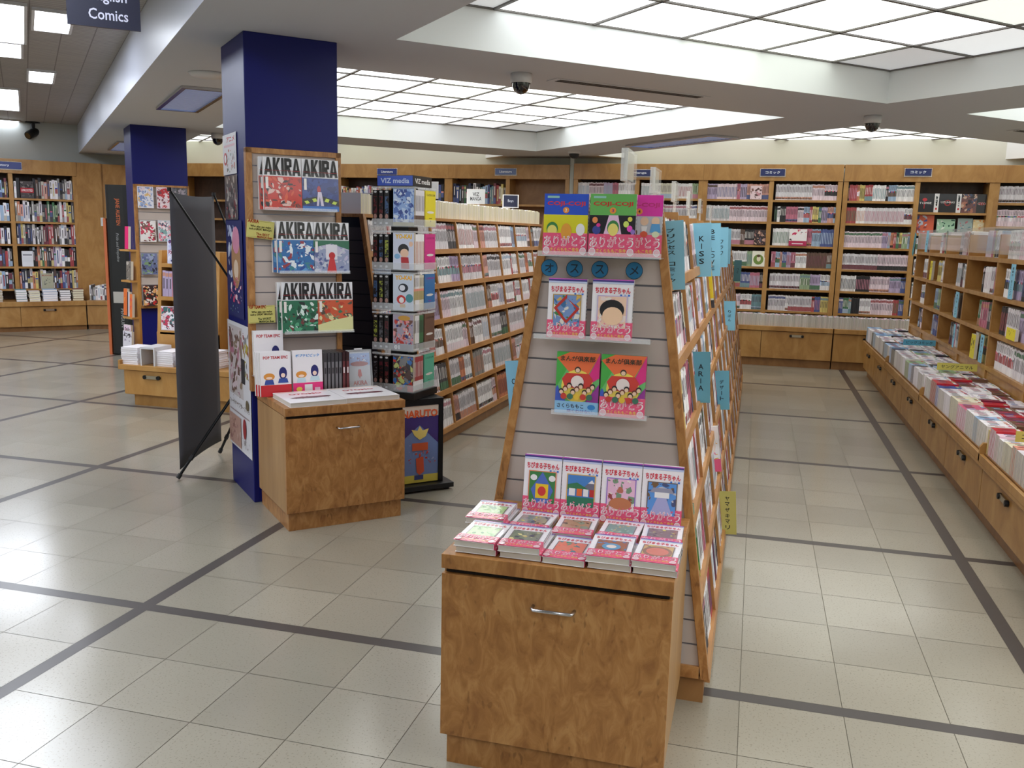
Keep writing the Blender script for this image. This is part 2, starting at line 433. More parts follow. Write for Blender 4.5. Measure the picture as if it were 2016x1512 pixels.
ZS, ZC, ZH = 2.316, 2.53, 2.68          # soffit, coffer top, high ceiling on the left
SB = [0.6, 1.54, 5.03, 5.86, 9.3, 12.5]
TB = [-9.0, -5.9, -2.35, -1.5, 1.575, 2.5, 6.3, 7.1, 10.7, 13.5]
COF_S = (1, 3); COF_T = (1, 3, 5, 7)
def build_ceiling():
    b_ = MB()
    for i in range(len(SB) - 1):
        for j in range(len(TB) - 1):
            q = [(SB[i], TB[j]), (SB[i + 1], TB[j]), (SB[i + 1], TB[j + 1]), (SB[i], TB[j + 1])]
            if i in COF_S and j in COF_T:
                for k in range(4):
                    a, c = q[k - 1], q[k]
                    b_.poly([ST(*a, ZS), ST(*c, ZS), ST(*c, ZC + .04), ST(*a, ZC + .04)], 'coffer_white')
                b_.poly([ST(*p, ZC + .04) for p in q], 'coffer_white')
            else:
                b_.poly([ST(*p, ZS) for p in q], 'soffit')
    struct(b_.build('ceiling'))
    b_ = MB()   # the fascia of the dropped ceiling and the high ceiling beyond it
    b_.poly([ST(.6, -9, ZS), ST(.6, 13.5, ZS), ST(.6, 13.5, ZH), ST(.6, -9, ZH)], 'fascia_white')
    struct(b_.build('trim_1'))
    b_ = MB()
    b_.poly([ST(-12, -9, ZH), ST(.6, -9, ZH), ST(.6, 13.5, ZH), ST(-12, 13.5, ZH)], 'metal_ceiling')
    struct(b_.build('ceiling'))
build_ceiling()

# coffer lights: each coffer's luminous ceiling is one fixture of square panels in a metal grid
def luminous(si, tj, label, dims):
    s0, s1, t0, t1 = SB[si], SB[si + 1], TB[tj], TB[tj + 1]
    P = 0.605
    ss = [s1 - (.5 if si == 1 else 0) ]
    ss = [s1]; x = s1 - .54
    while x > s0 + .05: ss.append(x); x -= P
    ss.append(s0); ss = ss[::-1]
    tt = [t1]; x = t1 - .6
    while x > t0 + .05: tt.append(x); x -= P
    tt.append(t0); tt = tt[::-1]
    root = thing('luminous_ceiling', label, 'ceiling light', ST((s0 + s1) / 2, (t0 + t1) / 2, ZC), 0, None)
    c0 = Vector(root.location)
    R = random.Random(si * 10 + tj)
    for i in range(len(ss) - 1):
        for j in range(len(tt) - 1):
            corner = i in (0, len(ss) - 2) and j in (0, len(tt) - 2)
            edge = i in (0, len(ss) - 2) or j in (0, len(tt) - 2)
            f = dims(i, j, len(ss) - 1, len(tt) - 1)
            tint = R.choice(((.95, .99, 1), (.95, .99, 1), (.95, 1, .92), (.96, .98, 1)))
            b_ = MB()
            b_.poly([tuple(Vector(ST(*p, ZC)) - c0) for p in ((ss[i], tt[j]), (ss[i + 1], tt[j]), (ss[i + 1], tt[j + 1]), (ss[i], tt[j + 1]))], 'light_panel', (f * tint[0], f * tint[1], f * tint[2], 1))
            b_.build('light_panel', root)
    b_ = MB(); b_.T = Matrix.Translation(-c0) @ Matrix.Rotation(TH, 4, 'Z')
    for s_ in ss: b_.box(s_ - .010, t0, ZC - .010, s_ + .010, t1, ZC - .001, 'grid_metal')
    for t_ in tt: b_.box(s0, t_ - .010, ZC - .010, s1, t_ + .010, ZC - .001, 'grid_metal')
    b_.build('grid', root)
def d_near(i, j, n, m):
    if i == n - 1 and j == m - 1: return .11
    if i == n - 1: return .2 + .03 * (j % 3)
    if i == 0 : return .14
    if i == n - 2 and j in (m - 3, m - 4): return .3
    if j == m - 1 and i == n - 2: return .75
    return .55 if i == n - 1 else 1.0
def d_mid(i, j, n, m):
    if i == n - 1 and j == m - 1: return .1
    if i == n - 2 and j == m - 1: return .28
    if (i + 2 * j) % 7 == 3: return .33
    return .7 if j == m - 1 else 1.0
def d_flat(i, j, n, m): return .8
luminous(1, 3, 'large luminous coffer above the aisle, nearest, with unlit corner panels', d_near)
luminous(1, 5, 'luminous coffer beyond the air vent, right of the big blue column', d_mid)
luminous(3, 5, 'small sliver of luminous coffer over the back wall, right of the domes', lambda i, j, n, m: .6)
luminous(1, 7, 'far luminous coffer glimpsed between the two blue columns', lambda i, j, n, m: .5)
luminous(3, 3, 'luminous coffer at the right edge of the picture', d_flat)
luminous(1, 1, 'luminous coffer behind the camera over the open floor', lambda i, j, n, m: 1.7)
luminous(3, 1, 'luminous coffer behind the camera to the right', lambda i, j, n, m: .6)

def wall_poly(name, pts, mat, z0=0.0, z1=2.75, th=.08):
    b_ = MB()
    b_.box(0, 0, z0, math.dist(pts[0], pts[1]), th, z1, mat)
    a = math.atan2(pts[1][1] - pts[0][1], pts[1][0] - pts[0][0])
    return struct(b_.build(name, None, (pts[0][0], pts[0][1], 0), a))
HA = math.radians(47.7)
HD = (math.cos(HA), math.sin(HA)); HN = (-HD[1], HD[0]); HP = (-7.385, 7.125)
def HW(s, off): return (HP[0] + s * HD[0] + off * HN[0], HP[1] + s * HD[1] + off * HN[1])
wall_poly('wall_back', [(-8.2, 8.96), (6.2, 8.96)], 'wall_cream')
wall_poly('wall_left', [HW(-4.0, .62), HW(1.9, .62)], 'wall_grey')
wall_poly('wall_right', [(6.2, 9.0), (6.2, -6.0)], 'wall_cream')
wall_poly('wall_front', [(6.2, -6.0), (-10.5, -6.0)], 'wall_cream')
wall_poly('wall_far', [(-10.5, -6.0), (-10.5, 4.6)], 'wall_cream')

# bright ceiling fluorescents on the left (deep open troffers)
for (s0, s1, t0, t1), lab in [((-.70, -.03, 3.62, 4.93), 'large bright ceiling light at the left edge, top of the row'),
                              ((-.70, -.05, 4.98, 5.60), 'bright ceiling light below the largest one at the left edge'),
                              ((.03, .235, 3.70, 4.34), 'small bright ceiling light beside the hanging sign'),
                              ((.01, .20, 6.24, 6.92), 'small bright ceiling light, lone, left of the white beam'),
                              ((-.75, -.08, 7.62, 9.52), 'bright ceiling light at the left edge, above the black camera'),
                              ((-.75, -.09, 10.78, 11.12), 'thin far ceiling light at the left edge, nearest the wall'),
                              ((-.75, -.05, -.6, 1.3), 'bright ceiling light out of view over the front cabinet'),
                              ((-.75, -.05, -4.2, -2.8), 'bright ceiling light out of view behind the camera'),
                              ((-3.6, -2.9, 1.0, 3.0), 'bright ceiling light out of view over the left floor'),
                              ((-3.6, -2.9, 5.0, 7.0), 'bright ceiling light out of view over the far left floor'),
                              ((-6.6, -5.6, -1.0, 1.5), 'bright ceiling light out of view, second row over the left floor'),
                              ((-6.6, -5.6, 3.0, 5.5), 'bright ceiling light out of view, second row over the far left floor')]:
    r = thing('ceiling_light', lab, 'ceiling light', ST((s0 + s1) / 2, (t0 + t1) / 2, ZH), TH, 'bright ceiling lights on the left')
    a, c = (s1 - s0) / 2, (t1 - t0) / 2
    bx(-a, -c, -.012, a, c, -.008, 'tube_light').build('diffuser', r)
    b_ = MB()
    for q in ((-a - .018, -c - .018, a + .018, -c), (-a - .018, c, a + .018, c + .018), (-a - .018, -c, -a, c), (a, -c, a + .018, c)):
        b_.box(q[0], q[1], -.02, q[2], q[3], -.001, 'white_plastic')
    b_.build('frame', r)

# blue-tinted louvre lights in the soffit
for (s0, s1, t0, t1), lab in [((.90, 1.16, 3.80, 5.08), 'blue louvred ceiling fitting left of the big blue column'),
                              ((.90, 1.16, 8.55, 9.83), 'far blue louvred ceiling fitting left of the small blue column'),
                              ((5.38, 5.66, 3.76, 5.0), 'blue louvred ceiling fitting right of centre, before the back wall')]:
    r = thing('louvred_light', lab, 'ceiling light', ST((s0 + s1) / 2, (t0 + t1) / 2, ZS), TH, 'blue louvred ceiling fittings')
    a, c = (s1 - s0) / 2, (t1 - t0) / 2
    b_ = MB()
    for q in ((-a - .03, -c - .03, a + .03, -c), (-a - .03, c, a + .03, c + .03), (-a - .03, -c, -a, c), (a, -c, a + .03, c)):
        b_.box(q[0], q[1], -.018, q[2], q[3], -.001, 'chrome')
    b_.build('frame', r)
    b_ = MB(); n = int(c * 2 / .055)
    for k in range(n): b_.box(-a, -c + k * .055 + .01, -.012, a, -c + k * .055 + .022, -.004, 'white_plastic')
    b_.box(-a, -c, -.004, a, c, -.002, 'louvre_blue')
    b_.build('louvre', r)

# air vents
for s0, s1, t, lab in [(2.73, 3.91, 2.10, 'long slotted air vent beside the camera dome, between two light coffers'),
                       (6.94, 8.1, 1.92, 'slotted air vent cut by the right edge of the picture')]:
    r = thing('air_vent', lab, 'vent', ST((s0 + s1) / 2, t, ZS), TH, None)
    a = (s1 - s0) / 2
    bx(-a, -.06, -.004, a, .06, -.001, 'soffit').build('frame', r)
    b_ = MB()
    for k in range(3): b_.box(-a + .04, -.036 + k * .026, -.0055, a - .04, -.022 + k * .026, -.004, 'shadow_gap')
    b_.build('slot', r)

# security cameras
def dome(s, t, lab, k=1.0):
    r = thing('security_camera', lab, 'camera', ST(s, t, ZS), 0, 'white dome cameras under the ceiling')
    b_ = MB(); b_.lathe([(.0, -.001), (.062 * k, -.001), (.062 * k, -.045 * k), (.057 * k, -.055 * k)], 'white_plastic', flip=False); b_.build('housing', r, smooth=True)
    b_ = MB(); b_.lathe([(.052 * k, -.053 * k), (.050 * k, -.075 * k), (.040 * k, -.097 * k), (.022 * k, -.112 * k), (.0, -.117 * k)], 'dome_glass'); b_.build('dome', r, smooth=True)
dome(2.49, 2.04, 'white dome camera nearest, left of the long air vent')
dome(5.45, 2.04, 'white dome camera on the right, before the luminous sliver')
dome(1.66, 6.86, 'white dome camera half hidden behind the big blue column')
r = thing('security_camera', 'small dark camera above the corner pipe between the bookcases', 'camera', ST(5.36, 6.02, ZS))
b_ = MB(); b_.lathe([(0, 0), (.07, 0), (.07, -.02), (.05, -.03)], 'white_plastic'); b_.build('housing', r)
b_ = MB(); b_.lathe([(.058, -.022), (.055, -.05), (.03, -.075), (0, -.08)], 'black_plastic'); b_.build('dome', r)
r = thing('security_camera', 'black bullet camera hanging from the high ceiling on the left', 'camera', ST(.07, 10.91, ZH))
b_ = MB(); b_.lathe([(0, 0), (.09, 0), (.09, -.015), (.03, -.02), (.025, -.11), (0, -.11)], 'black_plastic', n=14); b_.build('mount', r)
b_ = MB(); b_.tube([(-.0, .08, -.1), (.0, .03, -.125), (.01, -.07, -.17), (.012, -.10, -.185)], [.04, .055, .055, .052], 'black_plastic', n=16); b_.build('camera_body', r)
b_ = MB(); b_.tube([(.012, -.101, -.1855), (.0125, -.107, -.188)], .038, 'dome_glass', n=16); b_.build('lens', r)
r = thing('smoke_detector', 'flat round smoke detector on the soffit left of the big blue column', 'smoke detector', ST(.94, 3.18, ZS))
b_ = MB(); b_.lathe([(0, -.001), (.12, -.001), (.10, -.02), (.03, -.03), (0, -.03)], 'white_plastic'); b_.build('disc', r, smooth=True)

# white corner pipe between the two bookcases
b_ = MB(); b_.box(-.022, -.03, 0, .022, .03, ZS, 'wall_grey')
struct(b_.build('trim_2', None, (-.393, 8.66, 0)))

# ------------------------------------------------------------------ blue columns
def column(name, corner, w, d, slope=0):
    b_ = MB(); b_.box(0, 0, 0, w, d, ZS, 'navy_front')
    return struct(b_.build(name, None, (corner[0], corner[1], 0), PI / 4, bevel=.004))
column('trim_3', (-.62, 1.9), .462, .48)
column('trim_4', (-3.93, 5.33), .50, .48)

# ------------------------------------------------------------------ books
NAMECOL = {k: v[1] for k, v in PAL.items()}
REST_H = MB()        # hardcovers beyond the ones built one by one
REST = MB()          # comics beyond the ones built one by one
COUNT = {'comic': 0}
def spine_geo(b_, t, h, d, k, acc, style, seed, mat='print', mu=.28):
    """a book standing with its spine to the front: x thickness, y depth, z height"""
    R = random.Random(seed)
    base = mute(jit(pc(k), .07 if mu < .295 else .13, R), mu); ac = mute(pc(acc), mu + .15); pg = PAGE
    g = .0004 if mu < .295 else .0009
    b_.box(-t / 2 + g, 0, 0, t / 2 - g, d, h, mat, cols=[base, base, pg, base, pg, pg])
    y = -.0006
    def q(u0, v0, u1, v1, col): b_.poly([(u0 * t, y, v0 * h), (u1 * t, y, v0 * h), (u1 * t, y, v1 * h), (u0 * t, y, v1 * h)], mat, col)
    if style == 0:      # white top, picture foot
        q(-.4, .05, .4, .2, jit(ac, .3, R)); q(-.16, .5, .16, .86, jit(C(90, 70, 84), .4, R)); q(-.3, .06, .3, .12, jit(pc(R.choice('rnkbgs')), .2, R))
    elif style == 1:    # title block and band
        q(-.42, .78, .42, .92, ac); q(-.15, .3, .15, .7, jit(C(235, 225, 225) if sum(base[:3]) < 1 else C(60, 50, 60), .2, R))
    elif style == 2:    # foot band
        q(-.48, 0.02, .48, .3, ac); q(-.15, .42, .15, .85, jit(C(70, 60, 70) if sum(base[:3]) > 1 else C(230, 225, 220), .2, R))
    elif style == 3:
        q(-.2, .15, .2, .8, ac)
    elif style == 4:    # picture across the spine
        q(-.45, .3, .45, .55, jit(ac, .4, R)); q(-.45, .55, .45, .62, jit(pc(R.choice('rnkbgspP')), .3, R)); q(-.14, .68, .14, .93, C(70, 60, 70))
def face_geo(b_, w, h, d, prims, k='w', mat='print', page=PAGE):
    """a book with its cover to the front"""
    base = pc(k) if isinstance(k, str) else k
    b_.box(-w / 2, 0, 0, w / 2, d, h, mat, cols=[base, page, base, base, page, page])
    b_.art(-w / 2, 0, w, h, prims, 0, mat)
def series(width, code, R, tmin=.0125, tmax=.0165):
    """code like 'w8p5k2' -> list of (thickness, colour, accent, style)"""
    out = []; x = 0
    items = []
    i = 0
    while i < len(code):
        k = code[i]; n = ''
        i += 1
        while i < len(code) and code[i].isdigit(): n += code[i]; i += 1
        items.append((k, int(n or 1)))
    tot = sum(n for _, n in items)
    for k, n in items:
        seg = width * n / tot; t0 = R.uniform(tmin, tmax); c = max(1, round(seg / t0)); t0 = seg / c
        acc = R.choice('rPbgkonplmt'); st = R.choice((0, 1, 2, 3, 4)) if k not in 'kKBmnrgb' else R.choice((1, 2, 3))
        for q in range(c): out.append((t0, k, acc, st))
    return out
def add_book(kind, M, t, h, d, k, acc, style, label, group, single, seed):
    if single:
        b_ = MB(); spine_geo(b_, t, h, d, k, acc, style, seed)
        o = b_.build('hardcover_book' if kind == 'book' else 'comic_book')
        o.matrix_world = M
        tag(o, label, 'book' if kind == 'book' else 'comic', group)
        if kind == 'comic': COUNT['comic'] += 1
        return o
    Q = REST_H if kind == 'book' else REST
    Q.T = M; spine_geo(Q, t, h, d, k, acc, style, seed, mu=.30 if kind != 'book' else .2)
    Q.T = Matrix.Identity(4)

def fixture(frame_M, x0, x1, z, code, R, single, cell, h=.172, d=.11, tilt=0.0, hv=.004, tmin=.0125, tmax=.0165, kind='comic', lean=0.0, gap=0.0):
    """a row of spines from x0 to x1 on a shelf at height z (frame: x along, y into the shelf, z up)"""
    x = x0
    for n, (t, k, acc, st) in enumerate(series(x1 - x0, code, R, tmin, tmax)):
        hh = h + R.uniform(-hv, hv)
        M = frame_M @ Matrix.Translation((x + t / 2, R.uniform(0, .004), z)) @ Matrix.Rotation(-tilt, 4, 'X')
        if lean and R.random() < .2: M = M @ Matrix.Rotation(R.uniform(-lean, lean), 4, 'Y')
        cn = NAMECOL[k]
        lab = f"{cn} {'hardcover' if kind == 'book' else 'comic'} spine {cell}"
        add_book(kind, M, t, hh, d, k, acc, st, lab, lab, single, R.randint(0, 10 ** 6))
        x += t
        if gap and R.random() < .1: x += gap

# ------------------------------------------------------------------ bookcases along the walls
def frameM(x, y, rz): return Matrix.Translation((x, y, 0)) @ Matrix.Rotation(rz, 4, 'Z')
def bookcase(lab, x, y, rz, bays, pitch, levels, top, hb, depth=.28, zb=.40, wood_='maple', back='shaded_back'):
    """local x along, y into the wall; bays counted from local 0"""
    r = thing('bookcase', lab, 'bookcase', (x, y, 0), rz)
    Wd = bays * pitch; u = .025
    b_ = MB(); b_.box(0, -.012, hb, Wd, .02, top, wood_); b_.box(0, .02, top - .02, Wd, depth, top, wood_); b_.build('header', r, bevel=.002)
    for k in range(bays + 1):
        xx = min(max(k * pitch, u), Wd - u)
        bx(xx - u, 0, zb, xx + u, depth, hb, wood_).build('upright', r)
    for k in range(bays):
        for z in (levels[k] if isinstance(levels[0], list) else levels): bx(k * pitch + u, .004, z - .024, (k + 1) * pitch - u, depth, z, wood_).build('shelf', r)
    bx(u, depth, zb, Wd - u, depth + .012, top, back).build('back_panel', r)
    return r
def sign(frame, x, z, txt, lab, w=.26, h=.072, col=C(28, 40, 96), tw=.6, y=-.03, tcol=C(225, 228, 240)):
    r = thing('section_sign', lab, 'sign'); r.matrix_world = frame @ Matrix.Translation((x, y, z))
    bx(-w / 2 - .008, .004, -h / 2 - .012, w / 2 + .008, .01, h / 2 + .006, 'acrylic').build('holder', r)
    b_ = MB(); b_.box(-w / 2, 0, -h / 2, w / 2, .003, h / 2, 'gloss', col)
    b_.art(-w / 2, -h / 2, w, h, [('T', txt, .5, .5, tw, .42, tcol, .02)], 0, 'gloss', step=.0006)
    b_.build('panel', r)
    return r
def base_cab(lab, x, y, rz, width, nd, depth, zl=.45, zd=.40, zk=.09, wood_='maple', hx=.5, lip=0.0, seed=1):
    r = thing('base_cabinet', lab, 'cabinet', (x, y, 0), rz)
    bx(0, .02, zk, width, depth, zd, wood_).build('body', r)
    bx(0, .045, 0, width, depth, zk, 'maple_dark').build('plinth', r)
    b_ = MB(); b_.box(0, -.02, zd, width, depth, zl, wood_)
    b_.build('ledge', r, bevel=.003)
    dw = width / nd
    for k in range(nd):
        d_ = bx(k * dw + .004, 0, zk + .005, (k + 1) * dw - .004, .02, zd - .006, wood_).build('drawer', r)
        cx = (k + hx) * dw; zz = zd - .05
        h_ = MB(); h_.box(cx - .05, -.012, zz - .012, cx + .05, -.006, zz + .014, 'brass')
        for s_ in (-1, 1): h_.T = Matrix.Translation((cx + s_ * .062, -.008, zz)) @ Matrix.Rotation(PI / 2, 4, 'X'); h_.lathe([(0, .012), (.014, .01), (.016, -.006), (0, -.008)], 'black_metal', n=10); h_.T = Matrix.Identity(4)
        h_.build('handle', d_)
    return r

CY = 8.6
CL = [.60, .848, 1.09, 1.333, 1.595, 1.838]
CLF = [.60, .80, 1.05, 1.28, 1.50, 1.728]
for i, (x0, lab) in enumerate([(-.361, 'tall bookcase of thin comics right of the white corner pipe'), (1.145, 'tall comic bookcase carrying the middle dark sign on its header'),
                               (2.66, 'tall comic bookcase with black box sets, under the right-hand dark sign'), (4.165, 'tall comic bookcase cut by the right edge of the picture')]):
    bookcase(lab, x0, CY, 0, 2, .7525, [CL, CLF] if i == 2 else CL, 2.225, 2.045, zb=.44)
FC = frameM(0, CY, 0)
sign(FC, 1.90, 2.135, 'コミック', 'dark Japanese section sign, left of the two on the comic bookcases')
sign(FC, 3.40, 2.147, 'コミック', 'dark Japanese section sign, right of the two on the comic bookcases')
sign(FC, .42, 2.12, 'Manga', 'dark Manga section sign half hidden by a clear sign holder')
for i, x0 in enumerate([-.361, 1.145, 2.66, 4.166]):
    base_cab(['wide drawer base below the comic bookcase beside the corner pipe', 'wide drawer base at the end of the open aisle', 'wide drawer base behind the near end of the right-hand books', 'wide drawer base hidden at the right edge'][i],
             x0, 8.27, 0, 1.504, 2, .60, .45, .40)
# rows of thin comics on the comic bookcases, top shelf first; one code per bay
BAYS = [  # bay 0..5 from the left
 ['W4p5L3P2w6', 'p6W6w6', 'w8W6', 'w9', 'w6W4', 'w9'],
 ['w3W2Y5w6G3', 'k2w3W8w4', 'w8K3', 'W9', 'w9', 'w9'],
 ['L3p6P1L2s7', 'W6p10', 'W8n1k3n2', 'r4w3G3', 'w3r1P2G2b2P2k1', 'w2k1p4w2t2'],
 ['W9p3p4', 'k1w1k2P4p2l2r1y2g1L2s2l2', 'w7P7l3b6', 'P2l2s1b2L2P2w5n9n4', 'W9G3L3w4', 'W6w1W8r1b2y3g1'],
 ['k1r3o1y2r3w5k1l3w7', 'r4w3W14w3', 'p14L2l1o1r1g1y1G2l1', 'W12p10', 'w6k5p7L4b2', 'b2g2t1k3w4p8r2b2'],
 ['', '', 'w8', 'w4r2', 'w6', 'w4'],
 ['W3k3', 'p4w3r2', 'w8', 'w8', 'w8', 'w8']]
Rw = random.Random(11)
for bi, rows in enumerate(BAYS):
    x0 = -.345 + .7525 * bi + .03 + (.005 if bi > 1 else 0)
    for ri, code in enumerate(rows):
        if not code: continue
        z = (CLF if bi == 5 else CL)[5 - ri]
        dark = 'n' in code
        fixture(frameM(0, CY + .02, 0), x0, x0 + .695, z, code, Rw, False, '', h=.172 if ri != 2 or bi != 3 else .19, d=.11, tmin=.0135, tmax=.0165)
# the black and photo covers of the box sets
def face_book(name, frame, x, z, w, h, d, prims, lab, cat='comic', k='w', mat='gloss', tilt=0.06, y=0.0, group=None, yaw=0.0, page=PAGE):
    b_ = MB(); face_geo(b_, w, h, d, prims, k, mat, page)
    o = b_.build(name); o.matrix_world = frame @ Matrix.Translation((x, y, z)) @ Matrix.Rotation(yaw, 4, 'Z') @ Matrix.Rotation(-tilt, 4, 'X')
    tag(o, lab, cat, group); COUNT['comic'] += 1
    return o
K_ = C(18, 18, 22); RED = C(200, 30, 44); NAVY = C(28, 36, 90)
SKIN = C(236, 200, 170)
for x, w, prims, lab, k in [
    (3.515, .17, [('E', .45, .68, .14, .09, RED), ('R', .42, .2, .46, .6, RED), ('T', 'TOMIE', .5, .5, .72, .11, WHITE, .01)], 'black cover with a round red blossom, first on the far right bookcase', 'k'),
    (3.625, .045, [('R', .1, 0, .9, .98, C(230, 228, 228)), ('N', .3, .35, .7, .95, 5, [K_], 9), ('E', .5, .2, .22, .06, RED)], 'white box spine beside the black cover with the red blossom', 'w'),
    (3.735, .17, [('E', .5, .52, .2, .16, C(150, 28, 36)), ('E', .5, .52, .12, .1, K_), ('T', 'UZUMAKI', .5, .55, .8, .1, C(220, 215, 215), .01)], 'black cover with a dark red ring on the far right bookcase', 'k'),
    (3.845, .045, [('R', .1, 0, .9, .98, C(226, 224, 226)), ('N', .3, .35, .7, .95, 6, [K_], 9), ('E', .5, .2, .22, .06, RED)], 'white box spine beside the black cover with the red ring', 'w'),
    (3.945, .15, [('R', 0, 0, 1, 1, C(110, 70, 70)), ('N', 0, 0, 1, 1, 8, [C(60, 70, 100), C(170, 110, 90), C(40, 36, 48), C(200, 170, 150)], 26)], 'dim painted cover between two black covers on the far right bookcase', 'k'),
    (4.07, .16, [('E', .5, .5, .2, .08, C(150, 30, 36)), ('T', 'GYO', .5, .5, .5, .13, C(170, 160, 160), .01)], 'black cover with a small red emblem, last on its shelf', 'k')]:
    b_ = MB(); face_geo(b_, w, .2, .06, prims, k, 'gloss')
    o = b_.build('comic_book', None, (x, CY + .06, CLF[5])); tag(o, lab, 'comic'); COUNT['comic'] += 1
def art_book(frame, x, z, w, h, seed, pal, bg, lab, d=.02, tilt=.05, y=.06, extra=(), cnt=22, cat='comic', k='w'):
    b_ = MB(); face_geo(b_, w, h, d, [('R', 0, 0, 1, 1, bg), ('N', .03, .03, .97, .97, seed, pal, cnt)] + list(extra), k, 'gloss')
    o = b_.build('comic_book' if cat == 'comic' else 'hardcover_book'); o.matrix_world = frame @ Matrix.Translation((x, y, z)) @ Matrix.Rotation(-tilt, 4, 'X')
    tag(o, lab, cat); COUNT['comic'] += 1
    return o
BR = [C(60, 44, 44), C(120, 80, 70), C(180, 130, 120), C(90, 80, 100)]
art_book(FC, 1.735, CL[5] + .001, .125, .15, 21, [C(90, 60, 60), C(190, 130, 140), C(120, 80, 70)], C(226, 200, 206), 'pink cover with a brown shape standing among pale pink spines, top shelf', y=-.005, cnt=9)
art_book(FC, 1.81, CL[3] + .001, .13, .165, 22, BR + [C(200, 160, 140)], C(46, 30, 34), 'dark brown painted cover at the right end of its shelf, mid height', y=-.005)
art_book(FC, 1.81, CL[2] + .001, .14, .175, 23, [C(70, 44, 30), C(236, 228, 200)], C(236, 232, 216), 'cream cover with a large green disc on the comic bookcase', y=-.005, cnt=1,
         extra=[('E', .5, .45, .4, .33, C(112, 138, 60)), ('E', .52, .5, .16, .18, C(226, 216, 190)), ('E', .5, .68, .14, .08, C(80, 50, 34))])
art_book(FC, 2.22, CL[3] + .001, .19, .185, 24, [C(60, 30, 36), C(236, 200, 190), C(240, 230, 226), C(200, 40, 90)], C(240, 234, 234), 'white cover with pink figure-like shapes and a magenta foot, centre of its shelf', y=-.012, cnt=9,
         extra=[('R', 0, 0, 1, .3, C(178, 30, 80)), ('R', .18, .1, .8, .16, C(240, 220, 230))])
for q, (x, w, h, pal, bg, lab) in enumerate([(3.53, .2, .2, [C(60, 80, 150), C(200, 210, 230), C(150, 50, 40)], C(216, 96, 62), 'orange and blue cover behind the right shelf unit, leftmost of four'),
                                        (3.74, .2, .16, [C(30, 90, 70), C(230, 240, 230)], C(170, 210, 180), 'pale green cover behind the right shelf unit'),
                                        (3.93, .16, .17, [C(200, 120, 130), C(220, 200, 180), C(90, 130, 140)], C(160, 180, 180), 'grey cover with pink shapes behind the right shelf unit'),
                                        (4.08, .16, .16, [C(232, 150, 60), C(240, 230, 200)], C(236, 214, 160), 'cream and orange round cover behind the right shelf unit')]):
    art_book(FC, x, CLF[4] - .012 + .013, w * .9, h, 30 + q, pal, bg, lab, cnt=8)
fixture(frameM(0, CY + .02, 0), 3.46, 4.14, CLF[2], 'w8', Rw, False, '')
# grey row of spine-down comics standing along the ledge of the drawer bases
def spine_up(frame, x, z, t, L, hgt, k, R, single=False, lab=None, y=0.0, group=None, edge='a'):
    """book with its spine upwards: page edges face the viewer, cover colour seen on top"""
    b_ = MB() if single else REST
    M = frame @ Matrix.Translation((x, y, z))
    old = b_.T; b_.T = Matrix.Identity(4) if single else M
    top = jit(pc(k), .08, R); pe = jit(C(196, 190, 180) if edge == 'a' else pc(edge), .12, R); g = .0005
    b_.box(-t / 2 + g, 0, 0, t / 2 - g, L, hgt, 'print', cols=[pe, top, pe, top, top, pe])
    for s_ in (-1, 1): b_.box(s_ * (t / 2 - g), -.001, 0, s_ * (t / 2 - g * 2.6), 0, hgt, 'print', top)
    q0 = R.uniform(.08, .3); c2 = jit(pc(R.choice('kKbrmnlP')), .3, R)
    b_.poly([(-t * .2, L * q0, hgt + .0006), (t * .2, L * q0, hgt + .0006), (t * .2, L * (q0 + .35), hgt + .0006), (-t * .2, L * (q0 + .35), hgt + .0006)], 'print', c2)
    b_.poly([(-t * .4, L * .8, hgt + .0006), (t * .4, L * .8, hgt + .0006), (t * .4, L * .93, hgt + .0006), (-t * .4, L * .93, hgt + .0006)], 'print', jit(pc(R.choice('wprlYG')), .2, R))
    b_.T = old
    if single:
        o = b_.build('comic_book'); o.matrix_world = M; tag(o, lab, 'comic', group or lab); COUNT['comic'] += 1
FL_ = frameM(0, 8.30, 0)
x = -.30
while x < 4.9:
    t = Rw.uniform(.013, .017)
    spine_up(FL_, x + t / 2, .45, t, .17, .125 + Rw.uniform(-.004, .004), Rw.choice('WWpwa'), Rw)
    x += t

# ---- literature bookcases along the back wall
LY = 8.66
LL = [.62, .92, 1.2, 1.50, 1.745]
for x0, lab in [(-1.95, 'bookcase with empty upper shelves left of the white corner pipe'), (-3.475, 'bookcase behind the spinner rack, under the brighter blue literature sign'),
                (-5.0, 'bookcase glimpsed between the two blue columns'), (-6.525, 'bookcase recess behind the giant black book')]:
    bookcase(lab, x0, LY, 0, 2, .7625, LL, 2.215, 2.045, zb=.44, back='maple_dark' if x0 > -2 else 'shaded_back')
    base_cab(lab.replace('bookcase', 'drawer base under the bookcase', 1), x0, 8.33, 0, 1.525, 2, .6, .45, .40)
FLt = frameM(0, LY, 0)
sign(FLt, -2.755, 2.12, 'Literature', 'blue Literature sign above the spinner rack', col=C(34, 54, 130))
sign(FLt, -1.21, 2.13, 'Literature', 'pale blue Literature sign on the bookcase with empty shelves', col=C(94, 112, 160))
Rb = random.Random(5)
def hard_row(frame, x0, x1, z, codes, cell, R, h=.225, d=.15, single=True, tmin=.02, tmax=.038):
    x = x0; i = 0
    while x < x1 - .012:
        t = min(R.uniform(tmin, tmax), x1 - x); k = codes[i % len(codes)]; i += 1
        hh = h * R.uniform(.82, 1.06)
        M = frame @ Matrix.Translation((x + t / 2, R.uniform(0, .015), z + .0005))
        lab = f"{NAMECOL[k]} hardcover spine {cell}"
        add_book('book', M, t, hh, d, k, R.choice('wkryblac'), R.choice((1, 2, 3, 4)), lab, lab, single, R.randint(0, 10 ** 6))
        x += t + .0006
